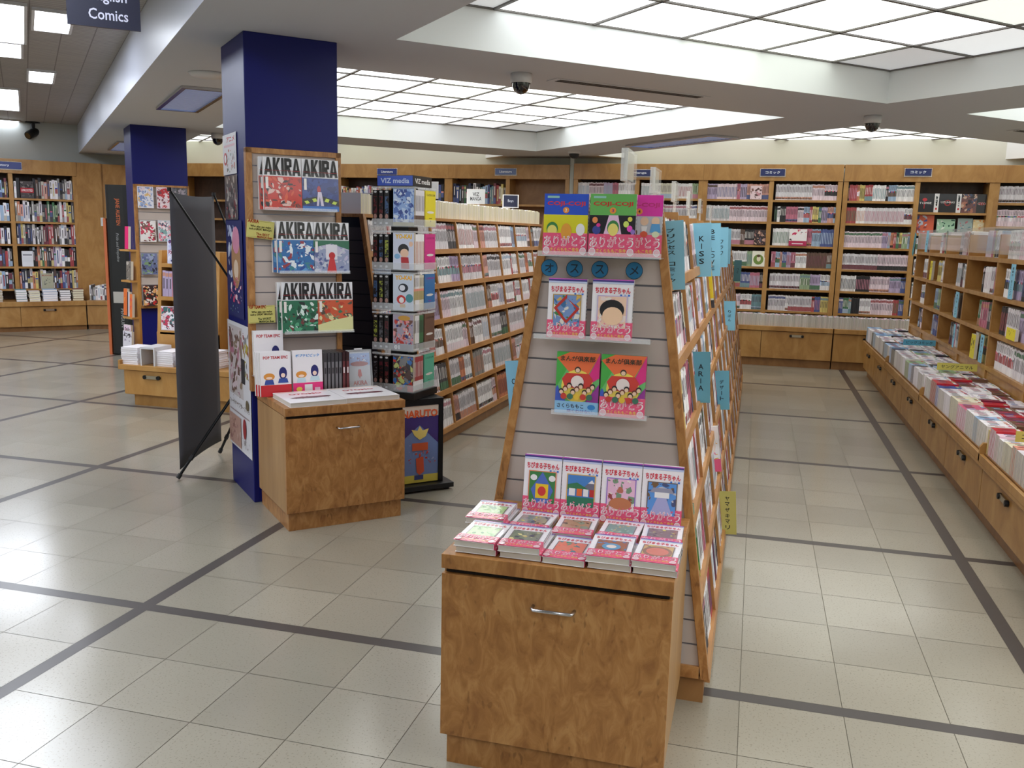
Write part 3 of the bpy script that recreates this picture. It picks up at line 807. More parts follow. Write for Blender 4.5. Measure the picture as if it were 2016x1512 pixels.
hard_row(FLt @ Matrix.Translation((0, .03, 0)), -3.44, -2.74, LL[4], 'wwrykowcWrowblwwLrc', 'on the top shelf left of the spinner rack', Rb, h=.2, tmin=.016, tmax=.03)
hard_row(FLt @ Matrix.Translation((0, .03, 0)), -2.68, -1.98, LL[4], 'kKkrkbkKtkknkK', 'on the top shelf behind the spinner header', Rb, h=.24, single=False)
hard_row(FLt @ Matrix.Translation((0, .03, 0)), -1.92, -1.225, LL[4], 'kBbkKgkBkWKktllbttmrYycnrkBl', 'on the top shelf beside the empty bookcase bay', Rb, h=.24)
hard_row(FLt @ Matrix.Translation((0, .03, 0)), -1.92, -1.225, LL[3], 'kgKkrkyx', 'on the second shelf beside the empty bay', Rb, h=.15, single=False)
hard_row(FLt @ Matrix.Translation((0, .03, 0)), -3.44, -2.0, LL[3], 'wrkYbowKgm', 'on the second shelf behind the spinner rack', Rb, h=.2, single=False)
for bx0, cd, cl in [(-4.97, 'kmkrwWwwYrRyrrkkm'.replace('R', 'r'), 'on the top shelf between the columns'), (-4.21, 'krmrkwykrb', 'at the right of the top shelf between the columns')]:
    hard_row(FLt @ Matrix.Translation((0, .03, 0)), bx0 + (.13 if bx0 < -4.5 else 0), bx0 + .70, LL[4], cd, cl, Rb, h=.22)
    hard_row(FLt @ Matrix.Translation((0, .03, 0)), bx0, bx0 + .70, LL[3], 'rkrkwrmK', '', Rb, h=.2, single=False)
    hard_row(FLt @ Matrix.Translation((0, .03, 0)), bx0, bx0 + .70, LL[2], 'krkwKrm', '', Rb, h=.2, single=False)
hard_row(FLt @ Matrix.Translation((0, .03, 0)), -6.49, -5.8, LL[4], 'kmkxkKykkK', '', Rb, h=.22, single=False)
for z in LL[1:4]: hard_row(FLt @ Matrix.Translation((0, .03, 0)), -6.49, -5.8, z, 'WakKwanK', 'behind the giant black book', Rb, h=.22, single=False)
art_book(FLt, -4.89, LL[4], .13, .17, 40, [C(200, 190, 190)], C(60, 50, 54), 'grey book with dark block letters facing out between the columns', cat='book', cnt=1, k='K',
         extra=[('R', .08, .1, .92, .9, C(214, 206, 206)), ('T', 'YAY\nHA!', .5, .5, .7, .6, C(40, 34, 40), .02)])

# ---- history bookcase on the left, turned towards the camera
HM = Matrix.Translation((HP[0], HP[1], 0)) @ Matrix.Rotation(HA, 4, 'Z')
def hpt(s, off): q = HW(s, off); return (q[0], q[1])
HL = [.53, .818, 1.105, 1.395, 1.69]
q = hpt(-1.28, .28)
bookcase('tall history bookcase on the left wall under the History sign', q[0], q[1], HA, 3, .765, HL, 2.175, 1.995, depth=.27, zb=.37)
q = hpt(1.015, .28)
r = thing('bookcase_end_panel', 'broad plain wooden panel right of the history bookcase', 'panel', (q[0], q[1], 0), HA)
bx(0, 0, .37, .30, .27, 2.175, 'maple').build('panel', r); bx(.3, .03, .37, .62, .05, 2.175, 'maple').build('return_panel', r)
b_ = bx(.265, -.008, 1.36, .30, 0, 1.47, 'white_plastic'); b_.build('switch_plate', r)
q = hpt(-.52, 0)
base_cab('wide drawer base under the history bookcase', q[0] - .76 * HD[0] * 0, q[1], HA, 1.53, 2, .55, .385, .325, zk=.06, hx=.44)
q = hpt(1.02, 0.02)
base_cab('short drawer base right of the history books', q[0], q[1], HA - .35, .75, 1, .5, .385, .325, zk=.06)
FH = frameM(*hpt(0, .28), HA)
sign(FH, .17, 2.09, 'History', 'blue History sign at the left edge', w=.42, h=.085, col=C(38, 52, 120), tw=.36)
HR = [('kwkkk', 0), ]
hrows = [(4, 'knkcsnwWwaKKaWwKkkBbk'), (3, 'cosWWwkaaaWKKgKgGkWrWyyKkK'), (2, 'BbyYKBKWkwkammrrnnnWwWKBrwWgk'), (1, 'kkkoKgoKkmLwLwkkrr'), (0, 'oBKkWoynWWKkknkkrblrByY')]
for li, cd in hrows:
    a = .285 + (.215 if li == 4 else (.13 if li == 1 else 0))
    nm = ['bottom', 'fourth', 'third', 'second', 'top'][li]
    if li == 4: hard_row(FH @ Matrix.Translation((0, .03, 0)), .285, .35, HL[4], 'wkk', 'left of the black book with the red band', Rb, h=.24)
    hard_row(FH @ Matrix.Translation((0, .03, 0)), a, .985, HL[li], cd, f'on the {nm} history shelf', Rb, h=.262 if li != 4 else .255, tmin=.02, tmax=.034)
    hard_row(FH @ Matrix.Translation((0, .03, 0)), -.45, .215, HL[li], 'rkrwlkmKrW'[li:] + 'kwl', f'on the {nm} history shelf, left bay', Rb, h=.235, single=False)
b_ = MB(); face_geo(b_, .15, .215, .04, [('R', 0, 0, 1, 1, C(70, 62, 62)), ('N', 0, .1, 1, .95, 3, [C(40, 36, 38), C(130, 120, 116), C(90, 84, 84)], 18), ('R', .0, .32, 1, .6, C(176, 26, 40)), ('T', 'UPROOTED', .5, .46, .86, .14, WHITE, .02)], 'k', 'gloss')
o = b_.build('hardcover_book'); o.matrix_world = FH @ Matrix.Translation((.43, -.0, HL[4] + .001)); tag(o, 'black book with white letters on a red band, facing out', 'book')
b_ = MB(); face_geo(b_, .14, .2, .02, [('T', 'BLOOD', .5, .86, .85, .1, C(160, 60, 50), .02), ('N', .2, .25, .8, .7, 4, [C(110, 110, 100), C(150, 150, 136)], 10)], C(178, 176, 150), 'gloss')
o = b_.build('hardcover_book'); o.matrix_world = FH @ Matrix.Translation((.60, -.0, HL[0] + .001)) @ Matrix.Rotation(-.06, 4, 'X'); tag(o, 'olive book with red letters facing out on the bottom history shelf', 'book')
b_ = MB(); face_geo(b_, .13, .2, .02, [('R', .1, .7, .9, .8, C(150, 150, 160)), ('R', .1, .3, .9, .62, C(226, 226, 232))], C(232, 232, 238), 'gloss')
o = b_.build('hardcover_book'); o.matrix_world = FH @ Matrix.Translation((.385, -.0, HL[1] + .001)); tag(o, 'white book facing out on the fourth history shelf', 'book')
# stacks lying on the history ledge
def stack(frame, x, y, z, w, L, n, t, k, edge, lab, group, R, name='stacked_book'):
    for i in range(n):
        b_ = MB(); c_ = jit(pc(k if i < n - 1 else R.choice(k)), .1, R) if len(k) == 1 else jit(pc(k[i % len(k)]), .1, R); e_ = jit(pc(edge), .05, R)
        b_.box(-w / 2, 0, 0, w / 2, L, .0018, 'print', c_); b_.box(-w / 2 + .002, .002, .0018, w / 2 - .002, L - .001, t - .0028, 'paper', e_); b_.box(-w / 2, 0, t - .0028, w / 2, L, t - .001, 'print', c_)
        o = b_.build(name); o.matrix_world = frame @ Matrix.Translation((x + R.uniform(-.004, .004), y + R.uniform(-.004, .004), z + i * t)) @ Matrix.Rotation(R.uniform(-.03, .03), 4, 'Z')
        tag(o, lab, 'book', group)
FHL = frameM(*hpt(0, .0), HA)
for x, n, t, k, e_, lab in [(-.36, 3, .04, 'w', 'Y', 'thick cream book in the stack at the left edge of the history ledge'), (.0, 4, .034, 'w', 'c', 'pale book in the stack left of the green-edged stack'), (.27, 5, .03, 'tttG', 'w', 'green-edged book in the stack on the history ledge'), (.42, 5, .026, 'w', 'Y', 'cream book in the low stack beside the green-edged stack'),
                            (.60, 5, .030, 'lwlb', 'w', 'white and blue book in the widest stack on the history ledge'), (.775, 5, .028, 'kKk', 'w', 'black-covered book in the stack on the history ledge'), (.93, 5, .03, 'nmc', 'Y', 'cream-edged book in the rightmost stack on the history ledge')]:
    stack(FHL, x, .03, .3855, .125 if n != 5 or k != 'lwlb' else .17, .18, n, t, k, e_, lab, lab, Rb)
FH2 = frameM(*hpt(1.05, .1), HA - .35)
hard_row(FH2, .02, .3, .386, 'wKaWww', 'standing on the ledge right of the history stacks', Rb, h=.2)

# ------------------------------------------------------------------ A-frame shelf units (gondolas)
SL = .15; ALPHA = math.atan(SL)
GL = [.10, .345, .58, .815, 1.05, 1.28]
def hw(z): return .381 - SL * (z - .08)
RIGHT = Matrix(((0, -1, 0, 0), (1, 0, 0, 0), (0, 0, 1, 0), (0, 0, 0, 1)))    # local x -> +Y, local y -> -X
LEFT = Matrix(((0, 1, 0, 0), (-1, 0, 0, 0), (0, 0, 1, 0), (0, 0, 0, 1)))     # local x -> -Y, local y -> +X
def gondola(lab, cx, y0, L, pitch, rz=0.0, slat='slat', groove='slat_groove', frame='burl', top=1.49, tb=1.0):
    r = thing('slanted_bookshelf', lab, 'bookshelf', (cx, y0, 0), rz)
    bx(-.364, -.0, 0, .364, L, .085, 'maple_dark').build('plinth', r)
    # slatwall end: sloped frame boards, planks with grooves between
    b_ = MB(); w0 = .026
    for s_ in (-1, 1):
        b_.prism([(s_ * hw(.085), .085), (s_ * hw(top), top), (s_ * (hw(top) - w0), top), (s_ * (hw(.085) - w0), .085)], -.022, .0, 'y', frame)
    b_.box(-hw(.125) + w0, -.0215, .0855, hw(.125) - w0, -.0005, .125, frame)
    b_.box(-hw(top) + w0, -.0215, top - .02, hw(top) - w0, -.0005, top - .0005, frame)
    b_.build('end_frame', r, bevel=.0015)
    b_ = MB(); b_.prism([(-hw(.1) + .01, .1), (hw(.1) - .01, .1), (hw(top) - .01, top - .01), (-hw(top) + .01, top - .01)], -.0095, -.001, 'y', groove)
    z = 1.266 + .0765 * 2
    while z > .12:
        zt = min(z - .006, top - .02); zb = max(z - .0765, .125)
        if zt > zb: b_.prism([(-hw(zb) + w0 - .001, zb), (hw(zb) - w0 + .001, zb), (hw(zt) - w0 + .001, zt), (-hw(zt) + w0 - .001, zt)], -.014, -.004, 'y', slat)
        z -= .0765
    b_.build('slatwall', r)
    n = int(round(L / pitch))
    bx(-.03, 0, .085, .03, L, top - .02, 'maple_dark').build('centre_board', r)
    bx(-hw(top) * tb, .001, top - .02, hw(top) * tb, L, top, 'shelf_wood').build('top_board', r)
    for s_ in (-1, 1):
        for z in GL:
            b_ = MB(); h_ = hw(z)
            xs = sorted((s_ * .03, s_ * (h_ - .012)))
            b_.box(xs[0], .001, z - .016, xs[1], L, z, 'shelf_wood')
            b_.prism([(s_ * (h_ - .014), z - .032), (s_ * (h_ + .004), z - .032), (s_ * (h_ - .001), z + .001), (s_ * (h_ - .016), z + .001)], .0012, L, 'y', 'shelf_wood')
            b_.build('shelf', r)
        for k in range(n + 1):
            y = min(k * pitch, L - .018)
            b_ = MB(); b_.prism([(s_ * .03, .085), (s_ * (hw(.085) - .002), .085), (s_ * (hw(1.485) - .002), 1.485), (s_ * .03, 1.485)], y + .001, y + .017, 'y', 'shelf_wood')
            b_.build('divider', r)
    return r
def side_frame(cx, y0, side, rz=0.0):
    return Matrix.Translation((cx, y0, 0)) @ Matrix.Rotation(rz, 4, 'Z') @ (RIGHT if side > 0 else LEFT)
def side_rows(cx, y0, side, pitch, cells, rz, R, single_bays, place, codes, fill=(.75, 1.0), rec=.001, **kw):
    F = side_frame(cx, y0, side, rz)
    for bay in cells:
        for ri, z in enumerate(GL):
            f = R.uniform(*fill); a = bay * pitch + .022; e_ = (bay + 1) * pitch - .006
            L_ = (e_ - a) * f; off = (e_ - a - L_)
            if side < 0: a, e_ = -e_, -a
            M = F @ Matrix.Translation((0, -(hw(z) - rec), 0))
            nm = ['bottom', 'fifth', 'fourth', 'third', 'second', 'top'][ri]
            cell = f'on the {nm} shelf, {["first", "second", "third", "fourth", "fifth"][min(bay, 4)]} bay of {place}'
            fixture(M, a + off, a + off + L_, z + .0005, R.choice(codes), R, bay in single_bays, cell, tilt=ALPHA, h=.176, d=.12, lean=.03 if bay in single_bays else 0, hv=.007, **kw)
Rg = random.Random(23)
G1X, G1Y, GP = 1.36, .562, .482
gondola('long slanted comic bookshelf with grey slatwall end behind the front cabinet', G1X, G1Y, GP * 13, GP, tb=.45)
G1C = ['w5W4r2p3', 'W6w3K1', 'w4p3k2Y1', 'w3s2W5', 'K3w4r2', 'p5w3L2', 'w6n2W2', 'y1w4P3K1', 'W4l2w3', 'w3m2W3k1']
side_rows(G1X, G1Y, 1, GP, range(0, 13), 0, Rg, (0,), 'the right-aisle slanted shelf', G1C, fill=(.55, .86), tmin=.016, tmax=.024, rec=.011)
side_rows(G1X, G1Y, -1, GP, range(0, 5), 0, Rg, (), '', G1C, fill=(.8, .95))

G2X, G2Y, G2R = -.546, 2.735, -.035
gondola('slanted manga bookshelf with black slatwall end behind the big blue column', G2X, G2Y, GP * 8, GP, G2R, 'slat_black', 'slat_black_groove', 'burl')
G2C = ['W9', 'w7p2', 'W5K3', 'p3w5', 'w8l2', 'W4o2w3', 'l4w3', 'n2w4W3', 's2W6', 'w4L3', 'k3w4', 'o6n2', 'a4w4', 'w5r1w3']
side_rows(G2X, G2Y, 1, GP, range(0, 8), G2R, Rg, (), '', G2C, fill=(.92, 1.0), rec=.012, tmin=.013, tmax=.019)
F2 = side_frame(G2X, G2Y, 1, G2R)
x = .02
while x < GP * 8 - .03:
    t = Rg.uniform(.014, .024); kk = Rg.choice('YYwwwcYwxK' if Rg.random() < .3 else 'YwwYw')
    spine_up(F2 @ Matrix.Translation((0, -.135, 0)), x + t / 2, 1.4905, t, .15, .115 + Rg.uniform(-.006, .008), kk, Rg, edge='Y' if kk != 'K' else 'K'); x += t
F2b = Matrix.Translation((G2X, G2Y, 0)) @ Matrix.Rotation(G2R, 4, 'Z')
for y, txt, lab, c1, c2 in [(1.10, 'VIZ\nMANGA', 'white two-line shelf sign nearest the spinner rack', C(226, 228, 230), C(50, 50, 56)), (2.08, 'VIZ\nMANGA', 'white two-line shelf sign in the middle of the manga shelf', C(226, 228, 230), C(50, 50, 56)), (3.0, 'Boys', 'small dark shelf sign at the far end of the manga shelf', C(40, 44, 70), C(200, 204, 220))]:
    r = thing('shelf_sign', lab, 'sign'); r.matrix_world = F2b @ Matrix.Translation((.10, y, 1.49)) @ Matrix.Rotation(.25, 4, 'Z')
    b_ = MB(); b_.box(-.072, 0, .13, .072, .004, .245, 'gloss', WHITE); b_.art(-.062, .138, .124, .10, [('R', 0, 0, 1, 1, c1), ('T', txt, .5, .5, .7 if txt[0] == 'V' else .4, .7 if txt[0] == 'V' else .3, c2, .01)], -.0002, 'gloss', step=.0006); b_.build('panel', r)
    for s_ in (-.02, .02): bx(s_ - .003, .0, -.01, s_ + .003, .004, .13, 'acrylic').build('stem', r)

# ---- cabinets with a burl front
def burl_cabinet(lab, loc, rz):
    r = thing('display_cabinet', lab, 'cabinet', loc, rz)
    w, d = .59, .505
    bx(.002, .02, .088, w - .002, d, .548, 'burl_side').build('body', r, bevel=.001)
    bx(.014, .018, 0, w - .014, d, .088, 'burl').build('plinth', r)
    b_ = MB(); b_.box(0, -.003, .552, w, d, .59, 'burl'); b_.build('top', r, bevel=.0015)
    bx(.01, .01, .54, w - .01, d, .552, 'shadow_gap').build('shadow_gap', r)
    d_ = bx(.001, -.001, .09, w - .001, .019, .538, 'burl').build('door', r, bevel=.001)
    b_ = MB(); b_.tube([(.245, 0, .482), (.245, -.02, .482), (.25, -.027, .482), (.345, -.027, .482), (.35, -.02, .482), (.35, 0, .482)], .0045, 'chrome', n=10)
    b_.build('handle', d_, smooth=True)
    return r
burl_cabinet('burl wood cabinet nearest the camera with a chrome pull, pink comics on top', (1.066, .022, 0), 0)
PM = Matrix.Translation((-.62, 1.9, 0)) @ Matrix.Rotation(PI / 4, 4, 'Z')
q = PM @ Vector((.018, -.533, 0))
burl_cabinet('burl wood cabinet standing against the big blue column', (q.x, q.y, 0), PI / 4)

# ---- front display of the near gondola
def display_comic(lab, M, w, h, d, prims, band=None, edge_dots=True, name='comic_book', mat='wrap', k='w', group=None, spine='w'):
    """cover, page block and paper band as parts; local x across, y back, z up; lies or stands by M"""
    r = thing(name, lab, 'comic', group=group); r.matrix_world = M
    COUNT['comic'] += 1
    b_ = MB(); b_.box(-w / 2 + .002, .001, .0015, w / 2 - .0015, d - .001, h - .0015, 'paper', C(206, 200, 190)); b_.build('page_block', r)
    b_ = MB(); base = pc(k)
    b_.box(-w / 2, 0, 0, w / 2, .001, h, mat, base); b_.box(-w / 2, d - .001, 0, w / 2, d, h, mat, base)
    sp = pc(spine)
    b_.box(w / 2 - .001, 0, 0, w / 2, d, h, mat, sp)
    if edge_dots:
        R = random.Random(int(w * 1e4 + h * 1e3) + len(lab))
        for q in range(14):
            zz = h * (.1 + q * .06); b_.poly([(w / 2 + .0004, d * .25, zz), (w / 2 + .0004, d * .75, zz), (w / 2 + .0004, d * .75, zz + h * .03), (w / 2 + .0004, d * .25, zz + h * .03)], mat, R.choice((C(190, 60, 60), C(70, 70, 110), C(120, 60, 80), C(60, 50, 50))))
    b_.art(-w / 2, 0, w, h, prims, -.0002, mat)
    b_.build('cover', r)
    if band:
        bh, bprims, bcol = band
        b_ = MB(); b_.box(-w / 2 - .0006, -.0018, 0, w / 2 + .0006, -.0012, h * bh, mat, bcol); b_.box(w / 2 + .0002, -.0018, 0, w / 2 + .0008, d, h * bh, mat, bcol)
        b_.art(-w / 2, 0, w, h * bh, bprims, -.0019, mat); b_.build('paper_band', r)
    return r
PK = C(236, 88, 128); PK2 = C(244, 132, 162); YL = C(240, 214, 90)
def obi(small=False):
    p = [('N', .02, .0, .98, 1, 9, [PK2, C(232, 96, 134)], 10), ('T', 'ありがとう', .5, .64, .96, .5, WHITE, .035), ('T', 'ありがとう', .5, .64, .9, .43, PK, -.004)]
    p += [('T', 'さくらももこ先生', .5, .24, .66, .2, YL, .012), ('E', .085, .2, .075, .17, WHITE), ('E', .085, .2, .06, .135, C(236, 190, 200)), ('E', .915, .2, .075, .17, WHITE), ('E', .915, .2, .06, .135, C(236, 190, 200))]
    return p
TT = C(214, 30, 60)
def title(h0=.79, num=True):
    p = [('R', 0, .955, 1, 1, C(70, 60, 140)), ('R', 0, .985, 1, 1, C(200, 90, 190)), ('R', 0, .925, 1, .955, C(196, 206, 236)), ('T', 'ちびまる子ちゃん', .5, h0 + .03, .86, .105, TT, .03)]
    if num: p += [('R', .68, h0 - .06, .73, h0 - .03, C(60, 120, 210)), ('R', .78, h0 - .06, .83, h0 - .03, C(170, 190, 230)), ('R', .87, h0 - .06, .92, h0 - .03, C(60, 120, 210))]
    return p
def pic(fr, bg, seed, pal, cnt=16, extra=()):
    return [('R', .13, .2, .87, .735, fr), ('R', .155, .2, .845, .72, bg), ('N', .155, .2, .845, .72, seed, pal, cnt)] + list(extra)
GN = C(60, 130, 70); BLU = C(70, 130, 200); TAN = C(196, 150, 100)
def W1(x, y, z, tilt): return Matrix.Translation((x, y, z)) @ Matrix.Rotation(-tilt, 4, 'X')
cj = lambda top, low, tcol, num, ncol, extra: [('R', 0, .66, 1, 1, top), ('R', 0, 0, 1, .66, low), ('T', 'COJI-COJI', .5, .835, .86, .085, tcol, .03), ('E', .5, .735, .07, .05, C(240, 150, 60)), ('T', num, .5, .735, .05, .05, ncol, .02), ('R', .07, .93, .34, .965, C(150, 200, 190))] + extra
YC = C(238, 222, 120)
display_comic('blue and yellow comic, leftmost on top of the display', W1(1.262, .488, 1.345, .05), .128, .172, .018,
              cj(C(40, 84, 200), C(222, 214, 40), C(220, 50, 60), '2', WHITE, [('E', .2, .43, .13, .11, GN), ('E', .2, .4, .11, .09, YC), ('E', .52, .38, .12, .14, C(230, 160, 60)), ('E', .84, .42, .1, .1, WHITE)]), (.36, obi(), PK))
display_comic('green and black comic, middle of the top row', W1(1.397, .482, 1.345, .05), .13, .173, .018,
              cj(C(104, 180, 90), C(24, 22, 34), C(200, 40, 40), '3', C(140, 40, 140), [('P', [(.42, .66), (.62, .66), (.72, .3), (.3, .3)], C(236, 196, 226)), ('E', .52, .46, .13, .12, GN), ('E', .52, .43, .11, .1, YC), ('E', .12, .58, .06, .05, C(240, 150, 90)), ('E', .16, .42, .09, .07, C(60, 70, 150)),
              ('E', .2, .5, .045, .03, C(230, 60, 150)), ('E', .8, .52, .06, .05, C(214, 230, 110)), ('E', .88, .6, .05, .04, C(226, 220, 90)), ('E', .88, .45, .06, .05, C(240, 80, 200)), ('E', .95, .4, .05, .04, C(150, 120, 200))]), (.36, obi(), PK))
display_comic('magenta and grey comic, right of the green and black one', W1(1.468, .505, 1.345, .05), .13, .172, .018,
              cj(C(226, 50, 168), C(196, 196, 204), C(200, 40, 120), '4', K_, [('E', .62, .58, .09, .07, SKIN), ('P', [(.55, .5), (.69, .5), (.66, .38), (.58, .38)], WHITE), ('E', .86, .58, .09, .07, SKIN), ('P', [(.78, .54), (.95, .54), (.98, .4), (.74, .4)], C(90, 160, 214)), ('E', .62, .37, .08, .05, C(220, 90, 60)), ('E', .87, .37, .08, .05, C(220, 226, 190)), ('E', .4, .4, .08, .06, C(90, 60, 50))]), (.36, obi(), PK))
# clear ledges and their brackets
def ledge(name, lab, M, w, d=.03, lip=.012):
    r = thing(name, lab, 'display ledge'); r.matrix_world = M
    b_ = MB(); b_.box(-w / 2, -d, -.003, w / 2, .03, 0, 'acrylic'); b_.box(-w / 2, -d - .002, -.003, w / 2, -d, lip, 'acrylic'); b_.build('tray', r)
    return r
ledge('clear_ledge', 'clear plastic ledge under the three bright comics of the top row', Matrix.Translation((1.365, .508, 1.344)), .35, .045)
ledge('clear_ledge', 'clear plastic ledge under the two white comics', Matrix.Translation((1.35, .515, 1.105)), .34, .035)
ledge('clear_ledge', 'clear plastic ledge under the two rainbow comics', Matrix.Translation((1.38, .515, .884)), .28, .035)
display_comic('white comic with a red diamond picture, left on the upper ledge', W1(1.272, .495, 1.106, .07), .113, .172, .016,
              title() + pic(C(190, 150, 60), C(120, 150, 200), 41, [C(60, 110, 160), C(220, 180, 90), C(230, 225, 215), GN], 14, [('P', [(.5, .74), (.16, .5), (.5, .24), (.84, .5), (.5, .67), (.75, .5), (.5, .3), (.25, .5), (.5, .67)], C(190, 50, 40))]), (.3, obi(), PK))
display_comic('white comic with a dark round shape picture, right on the upper ledge', W1(1.404, .495, 1.106, .07), .118, .174, .016,
              title() + pic(C(200, 180, 220), C(244, 206, 180), 42, [C(240, 220, 214), C(236, 170, 170), C(240, 230, 220)], 16, [('E', .5, .5, .3, .17, C(28, 24, 30)), ('E', .52, .4, .25, .15, C(246, 206, 170))]), (.3, obi(), PK))
rb = lambda s: [('P', [(0, 0), (.4, 0), (0, .5)], C(60, 90, 190)), ('P', [(0, .4), (.45, 1), (0, 1)], C(70, 170, 70)), ('P', [(.0, .9), (.6, .45), (1, 1), (.3, 1)], C(236, 110, 60)), ('P', [(.6, .4), (1, .6), (1, 1)], C(220, 40, 130)), ('P', [(.5, 0), (1, 0), (1, .5)], C(150, 50, 150)), ('E', .5, .45, .37, .27, C(240, 214, 90)), ('P', [(.24, .66), (.76, .66), (.86, .56), (.78, .42), (.22, .42), (.14, .56)], C(206, 60, 50)), ('E', .5, .52, .17, .12, C(190, 40, 50)), ('E', .5, .52, .15, .105, C(236, 222, 216)), ('E', .5, .72, .07, .05, C(60, 44, 40)), ('E', .5, .71, .05, .035, SKIN),
                ] + [('E', .14 + .09 * q, .36 + .05 * (q % 3), .06, .045, [C(60, 44, 40), C(120, 50, 40), C(40, 34, 40)][q % 3]) for q in range(9)] + [('E', .14 + .09 * q, .345 + .05 * (q % 3), .045, .033, SKIN) for q in range(9)] + [('E', .2 + .15 * q, .28, .07, .05, [C(200, 60, 50), C(60, 110, 90), C(230, 190, 60)][q % 3]) for q in range(5)] + [ ('T', 'まんが倶楽部', .5, .9, .8, .09, C(24, 40, 30), .02)]
display_comic('rainbow comic with a pale blue band, left on the lower ledge', W1(1.312, .49, .885, .07), .128, .18, .016, [('R', 0, 0, 1, 1, C(110, 190, 110))] + rb(51), (.2, [('T', 'さくらももこ', .36, .62, .62, .36, C(40, 40, 60), .02), ('T', '描くわけない', .58, .22, .6, .28, C(90, 60, 160), .01), ('E', .85, .6, .09, .22, C(50, 130, 200))], C(140, 190, 226)), k='g', spine='m')
display_comic('rainbow comic with a pink band, right on the lower ledge', W1(1.446, .487, .885, .07), .13, .18, .016, [('R', 0, 0, 1, 1, C(110, 190, 110))] + rb(52), (.32, obi(), PK), k='g', spine='r')
# four standing on the cabinet
fu = [('R', .155, .2, .845, .36, C(40, 120, 90)), ('R', .155, .36, .845, .72, BLU), ('P', [(.5, .48), (.78, .66), (.845, .6), (.845, .48)], C(110, 110, 130)), ('P', [(.68, .6), (.78, .66), (.845, .6)], WHITE), ('P', [(.155, .56), (.4, .6), (.7, .5), (.155, .48)], C(50, 120, 80)), ('R', .2, .38, .36, .5, WHITE), ('R', .4, .38, .54, .5, C(226, 110, 50)), ('R', .57, .38, .7, .5, WHITE), ('R', .73, .38, .845, .5, C(190, 40, 40))]
for i, (x, w, prims, lab) in enumerate([
    (1.232, .112, pic(C(226, 130, 90), GN, 61, [GN], 1, [('P', [(.5, .72), (.2, .42), (.35, .2), (.65, .2), (.8, .42)], C(80, 110, 190)), ('E', .27, .62, .09, .05, WHITE), ('E', .76, .62, .09, .05, WHITE), ('R', .33, .28, .67, .52, C(240, 200, 40)), ('E', .5, .4, .11, .08, C(210, 50, 50))]), 'white comic with green picture and two white birds, first of four standing on the cabinet'),
    (1.347, .114, [('R', .13, .2, .87, .735, C(226, 180, 90))] + fu, 'white comic with a snow-capped mountain picture, second of four standing'),
    (1.464, .114, pic(C(150, 110, 200), C(236, 190, 214), 62, [C(190, 110, 90), C(150, 60, 60), C(120, 150, 120), C(240, 226, 220)], 18, [('E', .5, .32, .28, .1, C(196, 120, 80))]), 'white comic with a pink teapot-like picture, third of four standing'),
    (1.580, .114, pic(C(110, 90, 80), C(90, 150, 220), 63, [C(120, 90, 60), C(190, 190, 200), C(70, 80, 120)], 14, [('P', [(.4, .5), (.6, .5), (.78, .2), (.22, .2)], C(170, 170, 214)), ('P', [(.28, .64), (.72, .64), (.8, .56), (.2, .56)], C(150, 150, 170)), ('R', .32, .48, .68, .57, WHITE)]), 'white comic with a temple picture, rightmost of four standing')]):
    display_comic(lab, W1(x, .415, .5905, .13), w, .176, .017, title() + prims, (.3, obi(), PK))
# flat ones: two rows of five, most of them doubled
flat = [
 (1.146, 1, [C(150, 200, 130), C(190, 220, 160), C(70, 140, 90)], C(190, 220, 160), 2, 'pale green'), (1.264, 1, [C(200, 180, 110), C(90, 110, 70), C(226, 214, 150), C(60, 60, 90)], C(120, 130, 110), 2, 'dark green and gold'),
 (1.379, 1, [C(236, 110, 80), C(80, 150, 110), C(70, 120, 130)], C(226, 120, 90), 1, 'orange over green'), (1.49, 1, [C(190, 60, 40), C(60, 130, 190), C(140, 80, 40)], C(150, 90, 50), 2, 'red with blue ring'),
 (1.602, 1, [C(190, 90, 80), C(120, 110, 90), C(220, 190, 110)], C(206, 170, 110), 2, 'brown oval'),
 (1.118, 0, [C(150, 200, 130), C(60, 130, 80), C(190, 220, 160)], C(180, 214, 150), 2, 'leafy green'), (1.235, 0, [C(220, 200, 80), C(130, 130, 140), C(90, 90, 100)], C(150, 150, 140), 1, 'grey with yellow'),
 (1.362, 0, [C(180, 120, 90), C(100, 70, 60), C(150, 150, 130)], C(190, 140, 110), 1, 'brown figured'), (1.482, 0, [C(110, 160, 150), C(220, 190, 120), C(160, 200, 190)], C(120, 160, 160), 1, 'teal and sand'),
 (1.60, 0, [C(150, 130, 120), C(90, 60, 60), C(226, 214, 90)], C(140, 110, 100), 1, 'brown and yellow')]
